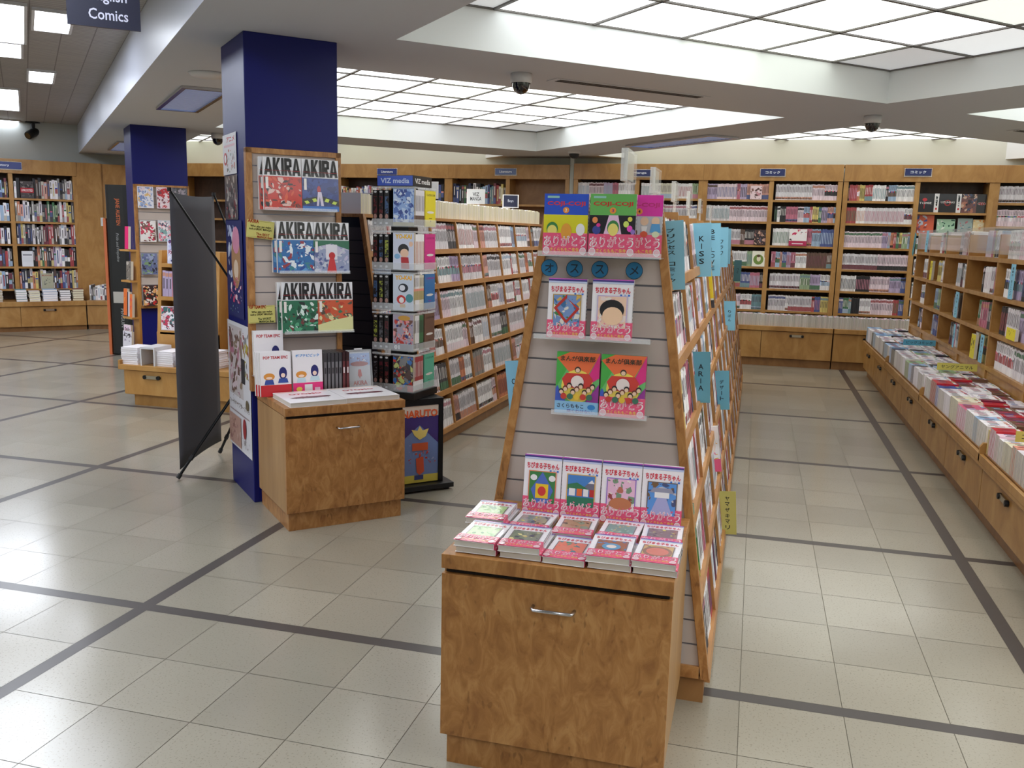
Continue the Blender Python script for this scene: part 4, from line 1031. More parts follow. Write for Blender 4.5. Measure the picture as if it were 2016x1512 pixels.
for i, (x, fr, pal, bg, n, nm) in enumerate(flat):
    y0 = .036 if fr else .222
    for j in range(n):
        topmost = j == n - 1
        M = Matrix.Translation((x + (0 if topmost else .004), y0 + (.0 if topmost else .004), .5905 + .0165 * (j + 1))) @ Matrix.Rotation((.03 if i % 2 else -.02) * (1 if topmost else 0), 4, 'Z') @ Matrix.Rotation(-PI / 2, 4, 'X')
        M = Matrix.Translation((x + (0 if topmost else .004), y0 + (.0 if topmost else .004), .591 + .0170 * (j + 1))) @ Matrix.Rotation((.03 if i % 2 else -.02) * (1 if topmost else 0), 4, 'Z') @ Matrix(((1, 0, 0, 0), (0, 0, 1, 0), (0, -1, 0, 0), (0, 0, 0, 1)))
        ex = [('E', .5, .45, .22, .14, C(70, 150, 190)), ('E', .5, .45, .12, .07, C(236, 220, 210))] if 'ring' in nm else ([('E', .5, .45, .34, .22, C(150, 110, 90)), ('E', .5, .45, .26, .16, C(214, 120, 100))] if 'oval' in nm else [])
        row = 'front' if fr else 'back'
        lab = f'flat comic with {nm} picture in the {row} row on the near cabinet' if topmost else f'lower comic under the {nm} one in the {row} row'
        display_comic(lab, M, .108, .172 if fr else .17, .0155, title(.80, False) + pic(C(120, 110, 110), bg, 70 + i, pal, 12, ex), (.3, obi(), PK))
# blue paper discs with one letter each
for x, ch, lab in [(1.212, 'オ', 'leftmost blue paper disc, lettered オ'), (1.287, 'ス', 'second blue paper disc, lettered ス'), (1.361, 'ス', 'third blue paper disc, lettered ス'), (1.46, 'メ', 'rightmost blue paper disc, lettered メ')]:
    b_ = MB(); n = 24; z0 = 1.306; y_ = .519
    for rr, cc, yy in ((.0248, C(16, 40, 60), 0), (.0232, C(22, 104, 146), -.0003)):
        b_.poly([(rr * math.cos(2 * PI * j / n), yy, rr * math.sin(2 * PI * j / n)) for j in range(n)], 'print', cc)
    b_.poly([(.0248 * math.cos(-2 * PI * j / n), .0004, .0248 * math.sin(-2 * PI * j / n)) for j in range(n)], 'print', C(16, 40, 60))
    b_.art(-.015, -.015, .03, .03, [('T', ch, .5, .5, .85, .85, C(10, 26, 40), .01)], -.0006, 'print')
    o = b_.build('paper_disc', None, (x, y_, z0)); tag(o, lab, 'paper disc')

# ---- coloured divider cards sticking out of the shelves, facing the camera
def card(x0, x1, z0, z1, y, txt, lab, col=C(134, 196, 222), tilt=.0, ch=.085, vert=True, tw=.6):
    w, h = x1 - x0, z1 - z0
    b_ = MB(); b_.box(0, 0, 0, w, .0012, h, 'print', col)
    n = max(1, len(txt)); pitch = min(.8 / n, .14)
    b_.art(0, 0, w, h, [('V', txt, .5 if n < 9 else .56, .5 + pitch * n / 2, min(pitch * .72, .10), .26, pitch, C(16, 26, 34), .015)], -.0001, 'print')
    o = b_.build('divider_card', None, (x0, y, z0), rot=(0, tilt, 0)); return tag(o, lab, 'divider card')
card(1.515, 1.600, 1.247, 1.446, .60, 'プリンセス コミック', 'nearest blue divider card with long vertical Japanese lettering', tilt=-.08)
card(1.530, 1.612, 1.235, 1.462, 1.889, 'KISS', 'wide blue divider card with four vertical capitals on the top shelf', tilt=-.06)
card(1.525, 1.610, 1.196, 1.478, 2.933, 'BE LOVE', 'blue divider card just behind the one with four capitals', tilt=-.05)
card(1.533, 1.616, 1.215, 1.468, 3.90, 'フラワ', 'blue divider card, second from the far end of the top shelf', tilt=-.04)
card(1.533, 1.608, 1.215, 1.470, 4.726, 'マーガレット', 'farthest large blue divider card on the top shelf', tilt=-.03)
card(1.606, 1.682, .780, .980, 4.21, 'りぼん', 'small blue divider card halfway down the far end of the slanted shelf', tilt=-.04)
card(1.598, 1.665, .808, .995, 1.229, 'ARIA', 'dark teal divider card with four capitals at knee height', col=C(100, 164, 184), tilt=-.05)
card(1.638, 1.713, .553, .750, 2.474, 'デザート', 'teal divider card with Japanese lettering right of the one in capitals', col=C(104, 170, 192), tilt=-.07)
card(1.712, 1.789, .077, .278, 1.964, 'ヤマザキマリ', 'yellow divider card low by the floor', col=C(196, 186, 104), tilt=-.08)
card(1.60, 1.665, 1.02, 1.21, 6.30, 'コミ', 'small dark teal divider card at the far end of the slanted shelf', col=C(70, 116, 122))
card(1.043, 1.088, .80, .99, .75, 'CAC', 'blue divider card on the left flank of the near slanted shelf', tilt=-.12)
# book facing out from the shelf near the base
M = Matrix.Translation((1.664, .60, .405))
display_comic('slim green comic with key pattern standing out beside the near cabinet', M @ Matrix.Rotation(-.0, 4, 'Z') @ Matrix.Rotation(-.16, 4, 'Y'), .056, .205, .02, [('R', 0, 0, 1, 1, C(60, 140, 80)), ('R', 0, .5, 1, 1, C(150, 196, 170)), ('N', .1, .2, .9, .95, 88, [C(40, 110, 70), C(110, 170, 130), C(90, 130, 110)], 16), ('R', 0, 0, 1, .12, C(110, 180, 60))], None, False, k='g', spine='g')
display_comic('white comic with yellow and pink drawing jutting from the low shelf', Matrix.Translation((1.678, 1.83, .40)) @ Matrix.Rotation(-.14, 4, 'Y'), .062, .2, .02, [('N', .15, .1, .85, .7, 89, [C(240, 180, 80), C(236, 130, 160), C(240, 220, 210)], 9), ('R', 0, 0, 1, .28, C(232, 90, 130)), ('V', '東村アキコ', .35, .95, .07, .2, .08, K_, .01)], None, False)
display_comic('bright yellow comic spine jutting from the second shelf', Matrix.Translation((1.582, 2.534, 1.055)) @ Matrix.Rotation(-.14, 4, 'Y'), .05, .195, .02, [('R', 0, .25, 1, 1, C(240, 210, 40)), ('V', 'スーと', .45, .97, .13, .5, .18, K_, .02), ('R', .2, 0, 1, .2, C(50, 50, 60))], None, False, k='Y', spine='Y')

# ---- clear sign holders along the top of the near slanted shelf
for i, y in enumerate([.62, 1.35, 2.2, 3.1, 4.1, 5.5]):
    r = thing('sign_holder', ['nearest clear acrylic sign holder, above the three bright top comics', 'second clear acrylic sign holder from the camera', 'third clear acrylic sign holder, over the slanted shelf', 'fourth clear acrylic sign holder in the receding row', 'fifth clear acrylic sign holder in the receding row', 'farthest clear acrylic sign holder on the slanted shelf'][i], 'sign holder', (1.404, y, 1.49))
    for s_ in (0, .07): bx(-.004, .05 + s_, 0, .004, .058 + s_, .075, 'acrylic').build('stem', r)
    b_ = MB(); b_.box(-.010, 0, .075, -.008, .2, .165, 'acrylic'); b_.box(.008, 0, .075, .010, .2, .165, 'acrylic'); b_.box(-.010, 0, .072, .010, .2, .076, 'acrylic'); b_.box(-.010, 0, .163, .010, .2, .165, 'acrylic'); b_.box(-.01, -.002, .072, .01, 0, .165, 'acrylic'); b_.build('case', r)
    bx(-.002, .004, .08, .002, .196, .16, 'print', C(186, 182, 168)).build('insert', r)

# ------------------------------------------------------------------ display on the big blue column
def PMt(x, off, z): return PM @ Matrix.Translation((x, -off, z))
r = thing('slatwall_panel', 'wood-framed grey slatwall panel on the front of the big blue column', 'panel'); r.matrix_world = PM
b_ = MB()
for q in ((-.012, .59, .018, 1.778), (.434, .59, .462, 1.778), (-.012, 1.752, .462, 1.778)): b_.box(q[0], -.045, q[1], q[2], -.004, q[3], 'burl')
b_.build('frame', r, bevel=.0015)
bx(.018, -.0305, .59, .434, -.004, 1.752, 'slat_groove').build('backing', r)
b_ = MB(); z = 1.752 - .055
b_.box(.017, -.034, z, .435, -.02, 1.753, 'slat')
while z > .66: b_.box(.017, -.034, z - .0765, .435, -.02, z - .006, 'slat'); z -= .0765
b_.build('slats', r)
def akira(bgs, pal, seed, extra=()):
    return [('R', 0, 0, 1, 1, C(232, 232, 236)), ('R', 0, 0, 1, .64, bgs), ('N', .02, .02, .98, .62, seed, pal, 34)] + list(extra) + [('H', .02, .66, .96, .33, C(22, 20, 22)), ('R', .03, .745, .97, .752, C(170, 30, 40)), ('R', .05, .4, .12, .62, C(236, 230, 226))]
AK = [
 (.073 + .092, 1.487, akira(C(200, 50, 40), [C(220, 90, 60), C(150, 40, 36), C(50, 40, 44), C(230, 190, 180), C(90, 50, 50)], 101), 'red picture, left in the top row', 'r', 2),
 (.265 + .088, 1.487, akira(C(52, 66, 130), [C(60, 80, 150), C(44, 54, 112)], 102, [('R', 0, .0, 1, .09, C(50, 110, 190)), ('P', [(0, .1), (.5, .22), (1, .1), (1, .2), (.5, .3), (0, .22)], C(40, 44, 50)), ('P', [(.1, .13), (.2, .15), (.14, .2), (.05, .18)], C(200, 220, 90)), ('P', [(.3, .17), (.4, .19), (.36, .25), (.26, .23)], C(200, 220, 90)), ('P', [(.6, .19), (.7, .17), (.74, .23), (.64, .25)], C(200, 220, 90)), ('P', [(.8, .15), (.9, .13), (.95, .18), (.85, .2)], C(200, 220, 90)), ('E', .45, .42, .05, .07, C(180, 60, 70)), ('P', [(.42, .37), (.52, .37), (.58, .1), (.5, .1), (.47, .28), (.44, .1), (.38, .1)], C(216, 206, 226))]), 'dark blue picture, right in the top row', 'B', 1),
 (.137 + .088, 1.183, akira(C(50, 110, 170), [C(40, 80, 150), C(90, 150, 200), C(230, 236, 240), C(150, 60, 70), C(60, 130, 140)], 103), 'blue and white picture, left in the middle row', 'W', 2),
 (.320 + .086, 1.183, akira(C(150, 160, 190), [C(90, 100, 150), C(200, 204, 214), C(190, 186, 210)], 104, [('P', [(0, .64), (0, .5), (.5, .58), (1, .46), (1, .64)], C(50, 110, 84)), ('R', .34, .26, .66, .56, C(222, 220, 230)), ('P', [(.36, .0), (.64, 0), (.56, .34), (.46, .34)], C(200, 50, 54)), ('E', .51, .34, .09, .07, C(190, 40, 44))]), 'grey picture with a red carpet, right in the middle row', 'W', 1),
 (.157 + .086, .884, akira(C(40, 110, 80), [C(30, 80, 60), C(90, 170, 130), C(220, 236, 230), C(30, 44, 44), C(120, 60, 60)], 105), 'green picture, left in the bottom row', 'G', 2),
 (.338 + .086, .884, akira(C(206, 92, 60), [C(190, 70, 50), C(226, 214, 160), C(90, 80, 70), C(60, 120, 90), C(150, 130, 100)], 106, [('P', [(0, .0), (1, 0), (1, .3), (.5, .24), (0, .14)], C(222, 220, 160))]), 'orange-red picture, right in the bottom row', 'c', 1)]
for x, z, prims, nm, sp, n in AK:
    for j in range(n - 1, -1, -1):
        M = PMt(x - .011 - j * .017, .088 - j * .022, z) @ Matrix.Rotation(-.05, 4, 'X')
        display_comic(('large comic in block capitals, ' + nm) if j == 0 else 'second copy behind the large comic, ' + nm.split(', ')[1], M, .186, .25, .02, prims, None, False, mat='gloss', k='w', spine=sp)
for z, x, nm in ((1.486, .235, 'top'), (1.182, .30, 'middle'), (.883, .32, 'bottom')):
    ledge('clear_ledge', f'clear plastic ledge under the {nm} row of large comics', PMt(x, .07, z), .36, .05)
for (x, z, a, l1, lab) in [(.046, 1.39, -.10, 'AKIRA', 'yellow handwritten shelf note beside the middle row of large comics'), (.043, .977, .02, 'POP TEAM EPIC', 'yellow handwritten shelf note above the stacked white comics')]:
    b_ = MB(); b_.box(-.066, 0, -.043, .066, .0012, .043, 'paper', C(204, 196, 118))
    b_.art(-.066, -.043, .132, .086, [('R', .04, .05, .96, .06, C(90, 90, 50)), ('R', .04, .94, .96, .95, C(90, 90, 50)), ('T', l1, .22 if l1 == 'AKIRA' else .35, .93, .4 if l1 == 'AKIRA' else .64, .2, C(160, 40, 34), .03), ('T', 'Who else can make\nsuch a GREAT MANGA?', .5, .58, .84, .3, C(50, 46, 30), .02), ('T', 'The BEST' if l1 == 'AKIRA' else 'The WORST', .6, .24, .5, .13, C(150, 40, 34) if l1 == 'AKIRA' else C(40, 60, 40), .02), ('T', 'MANGA Ever', .68, .09, .56, .13, C(150, 40, 34) if l1 == 'AKIRA' else C(40, 60, 40), .02)], -.0002, 'paper')
    o = b_.build('shelf_note'); o.matrix_world = PMt(x, .062, z) @ Matrix.Rotation(-a, 4, 'Y'); tag(o, lab, 'note')
# books standing on the pillar cabinet
def pte(jp=False):
    hair = C(226, 150, 60); hair2 = C(34, 40, 110)
    p = [('R', 0, 0, 1, .26, C(206, 40, 50) if not jp else C(236, 50, 130))]
    p += [('T', 'POP TEAM EPIC' if not jp else 'ポプテピピック', .5, .88, .8, .07, C(190, 40, 50) if not jp else C(60, 150, 220), .03)]
    p += [('E', .28, .45, .18, .08, hair), ('E', .28, .42, .1, .03, C(250, 220, 200)), ('P', [(.16, .38), (.4, .38), (.44, .27), (.12, .27)], C(50, 80, 160) if not jp else C(200, 226, 236)),
          ('E', .73, .52, .13, .14, hair2), ('E', .73, .47, .07, .05, C(250, 220, 200)), ('P', [(.6, .4), (.86, .4), (.9, .3), (.56, .3)], C(50, 80, 160) if not jp else C(200, 226, 236))]
    if jp: p += [('E', .2, .12, .1, .05, YL), ('R', .38, .03, .64, .22, WHITE), ('R', .72, .03, .9, .14, C(240, 200, 220))]
    return p
ledge('clear_ledge', 'clear plastic ledge under the rear white comic', PMt(.075, .06, .675), .17, .05)
display_comic('white comic with red title, rear upper copy on the column cabinet', PMt(.068, .09, .676) @ Matrix.Rotation(-.05, 4, 'X'), .146, .222, .03, pte(), None, False, mat='gloss')
for j in (2, 1, 0):
    display_comic('white comic with red title and red foot, frontmost of its pile' if j == 0 else ('second white and red comic of the front pile' if j == 1 else 'third white and red comic of the front pile'),
                  PMt(.065 - j * .007, .225 - j * .02, .592) @ Matrix.Rotation(-.06, 4, 'X'), .150, .215, .018, pte(), None, False, mat='gloss')
display_comic('white comic with Japanese lettering over a magenta foot', PMt(.226, .215, .592) @ Matrix.Rotation(-.06, 4, 'X'), .150, .217, .022, pte(True), None, False, mat='gloss')
for j in range(7):
    b_ = MB(); dk = j > 4
    b_.box(-.008, 0, 0, .008, .13, .195, 'gloss', C(60, 60, 64) if not dk else C(50, 24, 28)); b_.poly([(-.0065, -.0004, .01), (.0065, -.0004, .01), (.0065, -.0004, .15), (-.0065, -.0004, .15)], 'gloss', C(120, 118, 122) if not dk else C(110, 50, 54)); b_.poly([(-.004, -.0008, .09), (.004, -.0008, .09), (.004, -.0008, .12), (-.004, -.0008, .12)], 'gloss', C(60, 56, 60) if not dk else C(220, 210, 210))
    o = b_.build('disc_case'); o.matrix_world = PMt(.322 + j * .0195, .19, .592); l_ = ('grey disc case standing between the white comics and the clear case' if not dk else 'dark red disc case standing beside the clear case')
    tag(o, l_, 'disc case', l_)
r = thing('disc_case', 'clear plastic security case with a red figure sleeve, facing out', 'disc case'); r.matrix_world = PMt(.52, .16, .592) @ Matrix.Rotation(-.16, 4, 'X')
b_ = MB(); b_.box(-.068, 0, 0, .068, .02, .2, 'acrylic'); b_.box(-.02, .004, .2, .02, .014, .207, 'white_plastic'); b_.build('case', r)
b_ = MB(); b_.box(-.058, .004, .006, .058, .016, .188, 'gloss', C(190, 196, 206)); b_.art(-.058, .006, .116, .182, [('R', 0, .62, 1, .96, C(140, 170, 220)), ('N', .1, .64, .9, .9, 12, [C(226, 232, 240), C(150, 60, 60), C(100, 60, 66)], 14), ('E', .5, .66, .42, .07, C(150, 50, 50)), ('P', [(.44, .5), (.56, .5), (.6, .3), (.52, .3), (.5, .22), (.46, .3), (.4, .32)], C(186, 50, 50)), ('T', 'AKIRA', .5, .12, .66, .13, C(170, 50, 50), .03)], .0038, 'gloss'); b_.build('sleeve', r)
FLATM = Matrix(((1, 0, 0, 0), (0, 0, 1, 0), (0, -1, 0, 0), (0, 0, 0, 1)))
for x, lab in [(.180, 'large white book lying on the column cabinet, left one'), (.452, 'large white book lying on the column cabinet, right one')]:
    display_comic(lab, PMt(x, .528 if x < .3 else .515, .591 + .022) @ Matrix.Rotation(.02, 4, 'Z') @ FLATM, .27, .285, .022,
                  [('R', .02, .9, .98, .96, C(236, 210, 190)), ('T', 'OTOMO', .5, .72, .6, .12, C(200, 60, 70), .04), ('N', .12, .3, .88, .5, 33, [C(110, 50, 66), C(70, 60, 80), C(140, 60, 70)], 12), ('E', .5, .4, .36, .07, C(110, 46, 60))], None, False, mat='gloss')
# posters on the left flank of the column
PL = Matrix.Translation((-.62, 1.9, 0)) @ Matrix.Rotation(-PI / 4, 4, 'Z')
def poster(s0, s1, z0, z1, prims, lab, off=.004, curl=.0, bg=C(226, 224, 230)):
    w, h = s1 - s0, z1 - z0
    b_ = MB(); n = 10
    for k in range(n):
        za, zb = h * k / n, h * (k + 1) / n
        b_.box(0, -.0008, za, w, 0, zb, 'gloss', bg)
    b_.art(0, 0, w, h, prims, -.0009, 'gloss')
    v = [(x, y - curl * (math.sin(z_ / h * 7) * .5 + .5) * (.3 + x / w), z_) for x, y, z_ in b_.v]; b_.v = v
    o = b_.build('poster'); o.matrix_world = PL @ Matrix.Translation((-s1, -off, z0)); return tag(o, lab, 'poster')
poster(.178, .475, 1.665, 1.868, [('T', 'アニメ', .6, .86, .6, .14, C(206, 60, 70), .03), ('R', .1, .68, .9, .74, C(230, 190, 200)), ('N', .3, .05, .9, .62, 201, [C(90, 140, 130), C(206, 100, 60), C(120, 80, 70), C(200, 190, 180)], 16), ('E', .2, .4, .12, .16, C(200, 50, 60)), ('E', .2, .4, .08, .1, WHITE)], 'small white poster with red lettering, topmost on the column side')
poster(.178, .45, 1.436, 1.66, [('R', 0, 0, 1, 1, C(80, 70, 72)), ('N', .02, .02, .98, .98, 202, [C(50, 40, 44), C(150, 140, 136), C(110, 40, 46), C(180, 170, 164)], 26), ('N', .1, .05, .9, .3, 203, [C(200, 40, 60)], 7)], 'dark poster with red marks, second on the column side')
poster(.10, .455, .935, 1.432, [('R', 0, 0, 1, 1, C(34, 40, 104)), ('N', .1, .4, .6, .95, 204, [C(226, 230, 240), C(190, 200, 230)], 12), ('E', .6, .6, .28, .3, C(186, 140, 100)), ('E', .62, .8, .22, .14, C(226, 150, 180)), ('E', .6, .5, .14, .1, C(240, 214, 190)), ('N', .2, .15, .9, .42, 205, [C(206, 70, 110), C(236, 150, 180), C(240, 230, 236)], 20), ('N', .2, .04, .8, .14, 206, [C(160, 190, 220), C(120, 170, 110)], 9)], 'navy and pink poster, third on the column side', bg=C(34, 40, 104))
poster(.005, .487, .222, .905, [('R', .05, .42, .68, .97, C(206, 196, 196)), ('N', .06, .44, .66, .95, 207, [C(186, 120, 140), C(150, 130, 110), C(220, 200, 206), C(120, 90, 80)], 34), ('N', .7, .6, .95, .95, 208, [C(190, 170, 60), C(160, 60, 50), C(150, 150, 150)], 12), ('R', .62, .55, .78, .74, C(50, 46, 50)), ('N', .2, .36, .6, .46, 209, [C(110, 80, 60)], 6),
     ('T', 'カードキャプターさくら', .5, .36, .9, .045, C(110, 90, 70), .0), ('R', .06, .29, .94, .3, C(170, 150, 150)), ('E', .86, .4, .07, .04, C(110, 96, 70)), ('R', .0, .02, .55, .26, C(190, 150, 136)), ('N', .02, .03, .53, .25, 210, [C(160, 120, 104), C(214, 190, 180), C(140, 90, 90)], 14), ('E', .72, .2, .07, .08, C(160, 40, 44)), ('N', .6, .03, .95, .14, 211, [C(150, 140, 140), C(190, 180, 184)], 10)], 'large pale poster with Japanese lettering, lowest on the column side')

# ------------------------------------------------------------------ spinner rack
SX, SY = -.03, 2.475
rack = thing('spinner_rack', 'black spinner rack of clear pockets standing behind the column cabinet', 'rack', (SX, SY, 0))
b_ = MB(); b_.T = Matrix.Translation((.03, .015, 0)) @ Matrix.Rotation(PI / 4, 4, 'Z'); b_.box(-.185, -.185, .012, .185, .185, .04, 'black_plastic')
for a in (-1, 1):
    for c in (-1, 1): b_.box(a * .15 - .015, c * .15 - .015, 0, a * .15 + .015, c * .15 + .015, .012, 'black_plastic')
b_.build('base', rack, bevel=.003)
b_ = MB(); b_.T = Matrix.Translation((.03, .015, 0)) @ Matrix.Rotation(PI / 4, 4, 'Z')
for a in (-1, 1):
    for c in (-1, 1): b_.box(a * .125 - .014, c * .125 - .014, .04, a * .125 + .014, c * .125 + .014, .475, 'black_metal')
b_.box(-.139, -.139, .475, .139, .139, .51, 'black_metal'); b_.build('lower_frame', rack, bevel=.002)
b_ = MB(); b_.T = Matrix.Translation((.03, .015, 0)) @ Matrix.Rotation(PI / 4, 4, 'Z')
for q in range(4):
    old = b_.T; b_.T = old @ Matrix.Rotation(q * PI / 2, 4, 'Z')
    b_.box(-.111, -.132, .045, .111, -.128, .472, 'gloss', C(110, 130, 180))
    b_.art(-.111, .045, .222, .427, [('R', 0, .0, 1, .1, C(214, 196, 80)), ('R', 0, .86, 1, 1, C(222, 206, 190)), ('P', [(0, .86), (0, .55), (.5, .75), (1, .5), (1, .86)], C(60, 40, 110)), ('N', .2, .25, .98, .5, 300 + q, [C(200, 70, 40), C(190, 50, 40), C(150, 160, 200)], 16), ('P', [(.36, .62), (.28, .7), (.44, .68), (.5, .74), (.58, .68), (.74, .7), (.66, .6), (.5, .56)], C(226, 200, 110)), ('R', .3, .42, .72, .52, C(206, 90, 50)),
          ('P', [(.4, .32), (.6, .34), (.62, .14), (.5, .1), (.42, .14)], C(206, 80, 44)), ('R', .36, .04, .6, .1, C(50, 60, 120)), ('T', 'NARUTO', .5, .9, .94, .1, C(214, 90, 40), .04)], -.1322, 'gloss', step=.0004)
    b_.T = old
b_.build('poster_panel', rack)
b_ = MB(); b_.lathe([(.016, .51), (.016, 1.64)], 'black_metal', n=12); b_.build('pole', rack)
RZ = math.radians(-6.7); RM = Matrix.Translation((SX, SY, 0)) @ Matrix.Rotation(RZ, 4, 'Z')
b_ = MB(); b_.T = Matrix.Rotation(RZ, 4, 'Z')
b_.box(-.105, -.105, 1.628, .105, .105, 1.683, 'black_plastic')
for q in range(4):
    old = b_.T; b_.T = old @ Matrix.Rotation(q * PI / 2, 4, 'Z')
    b_.box(-.104, -.1058, 1.630, .104, -.1052, 1.681, 'gloss', C(60, 90, 190) if q == 0 else C(16, 16, 18))
    b_.art(-.1, 1.632, .2, .047, [('T', 'VIZ media', .5, .5, .84, .55, C(200, 214, 240) if q == 0 else WHITE, .02)], -.106, 'gloss', step=.0005); b_.T = old
b_.build('header', rack)
tz = [1.425, 1.200, .987, .775, .555]
for z in tz:
    b_ = MB(); b_.T = Matrix.Rotation(RZ, 4, 'Z')
    b_.box(-.125, -.125, z - .006, .125, .125, z - .001, 'acrylic')
    for q in range(4):
        old = b_.T; b_.T = old @ Matrix.Rotation(q * PI / 2, 4, 'Z'); b_.box(-.125, -.1255, z - .001, .125, -.1245, z + .035, 'acrylic'); b_.box(-.125, -.1255, z + .19, .125, -.1245, z + .2, 'acrylic'); b_.T = old
    b_.build('pocket_tier', rack)
b_ = MB(); b_.T = Matrix.Rotation(RZ, 4, 'Z'); b_.box(-.135, -.135, .512, .135, .135, .548, 'black_plastic'); b_.build('turntable', rack)
b_ = MB(); b_.T = Matrix.Rotation(RZ, 4, 'Z'); b_.box(-.052, -.052, .55, .052, .052, 1.625, 'black_plastic'); b_.build('core', rack)
YK = [C(226, 226, 236), C(40, 36, 50)]
covers = [([('R', 0, 0, 1, 1, C(150, 180, 226)), ('N', .02, .02, .98, .98, 310, [C(90, 120, 190), C(220, 230, 244), C(60, 80, 150), C(190, 210, 236)], 40), ('R', 0, 0, 1, .1, C(160, 150, 90))], 'pale blue painted cover'),
          ([('R', 0, 0, 1, 1, C(214, 218, 236)), ('T', 'YO-KAI', .5, .9, .8, .13, C(240, 190, 60), .05), ('E', .5, .55, .26, .15, C(34, 28, 34)), ('E', .55, .45, .2, .12, C(240, 200, 170)), ('P', [(.38, .34), (.74, .34), (.8, .02), (.4, .02)], C(186, 40, 50)), ('E', .86, .7, .1, .07, C(240, 200, 170)), ('E', .2, .36, .14, .07, C(130, 180, 220))], 'white cover with orange title and a red shape'),
          ([('R', 0, 0, 1, 1, C(206, 216, 230)), ('T', 'YO-KAI', .5, .9, .8, .13, C(240, 180, 60), .05), ('E', .5, .62, .24, .12, C(30, 34, 50)), ('E', .45, .62, .14, .08, C(230, 232, 240)), ('E', .4, .3, .22, .12, C(200, 50, 46)), ('E', .42, .28, .12, .08, WHITE), ('E', .8, .34, .18, .12, C(70, 140, 150)), ('R', .35, .08, .6, .18, C(220, 170, 60))], 'white cover with orange title and rounded shapes'),
          ([('R', 0, 0, 1, 1, C(170, 160, 176)), ('N', .02, .1, .98, .85, 313, [C(110, 70, 60), C(50, 60, 120), C(226, 150, 150), C(190, 60, 50), C(220, 200, 190)], 34), ('E', .55, .9, .3, .07, C(200, 150, 60)), ('R', 0, 0, 1, .18, C(34, 40, 80)), ('T', '01', .2, .08, .26, .12, WHITE, .04)], 'purple-grey cover numbered 01'),
          ([('R', 0, 0, 1, 1, C(90, 70, 66)), ('N', .02, .02, .98, .98, 314, [C(60, 56, 60), C(200, 60, 50), C(130, 130, 130), C(50, 110, 180), C(190, 200, 120)], 44), ('R', .72, .0, 1, .16, C(200, 40, 40))], 'dark cluttered cover with red corners')]
cls = [(C(232, 214, 40), C(90, 80, 30), 'yellow'), (C(214, 60, 140), C(160, 40, 110), 'pink'), (C(60, 120, 180), C(170, 40, 150), 'blue'), (C(116, 88, 76), C(60, 44, 40), 'brown'), (C(96, 184, 156), C(40, 110, 90), 'mint green')]
Rs = random.Random(91)
for i, z in enumerate(tz):
    tn = ['top', 'second', 'third', 'fourth', 'bottom'][i]
    for j in range(3):
        x = -.108 + j * .034; b_ = MB(); b_.box(-.014, 0, 0, .014, .065, .182, 'gloss', C(18, 18, 20))
        cc = [C(90, 30, 40), C(110, 40, 44), C(60, 90, 130), C(150, 160, 60), C(90, 90, 96)][(i + j) % 5]
        b_.art(-.014, 0, .028, .182, [('E', .5, .95, .3, .03, C(200, 200, 200)), ('R', .15, .35, .85, .82, cc), ('N', .15, .36, .85, .8, 20 * i + j, [C(18, 18, 20)], 8), ('E', .5, .26, .34, .07, C(170, 130, 120)), ('R', .25, .04, .75, .1, C(200, 200, 204))], 0)
        o = b_.build('comic_book'); o.matrix_world = RM @ Matrix.Translation((x, -.121, z)); tag(o, f'black comic spine in the {tn} tier of the spinner rack', 'comic', f'black comics in the {tn} spinner tier'); COUNT['comic'] += 1
    b_ = MB(); face_geo(b_, .122, .19, .018, covers[i][0], 'w', 'gloss')
    o = b_.build('comic_book'); o.matrix_world = RM @ Matrix.Translation((.06, -.121, z)); tag(o, f'{covers[i][1]} in the {tn} tier of the spinner', 'comic'); COUNT['comic'] += 1
    SR = RM @ Matrix.Rotation(PI / 2, 4, 'Z')
    k = ['W', 'w', 'wY', 'wg', 'r'][i]
    for j in range(7):
        t = .0158; b_ = MB(); kk = k[j * len(k) // 7]; spine_geo(b_, t, .184, .055, kk, ['n', 'o', 'y', 'K', 'w'][i], [2, 3, 4, 0, 2][i], 500 + i, 'gloss')
        o = b_.build('comic_book'); o.matrix_world = SR @ Matrix.Translation((-.112 + j * .0162, -.121, z)); l_ = f'{NAMECOL[kk]} thin comic spine on the right face, {tn} spinner tier'; tag(o, l_, 'comic', l_); COUNT['comic'] += 1
    c1, c2, cn = cls[i]
    b_ = MB(); face_geo(b_, .118, .187, .016, [('R', 0, 0, 1, 1, c1), ('T', 'CLASSROOM', .5, .88, .8, .06, c2, .01), ('E', .5, .4, .34, .035, C(232, 226, 220)), ('R', .35, .22, .65, .235, c2), ('E', .5, .15, .04, .025, c2)], c1, 'gloss')
    o = b_.build('comic_book'); o.matrix_world = SR @ Matrix.Translation((.064, -.121, z)); tag(o, f'{cn} comic with a white bar, right face, {tn} spinner tier', 'comic'); COUNT['comic'] += 1

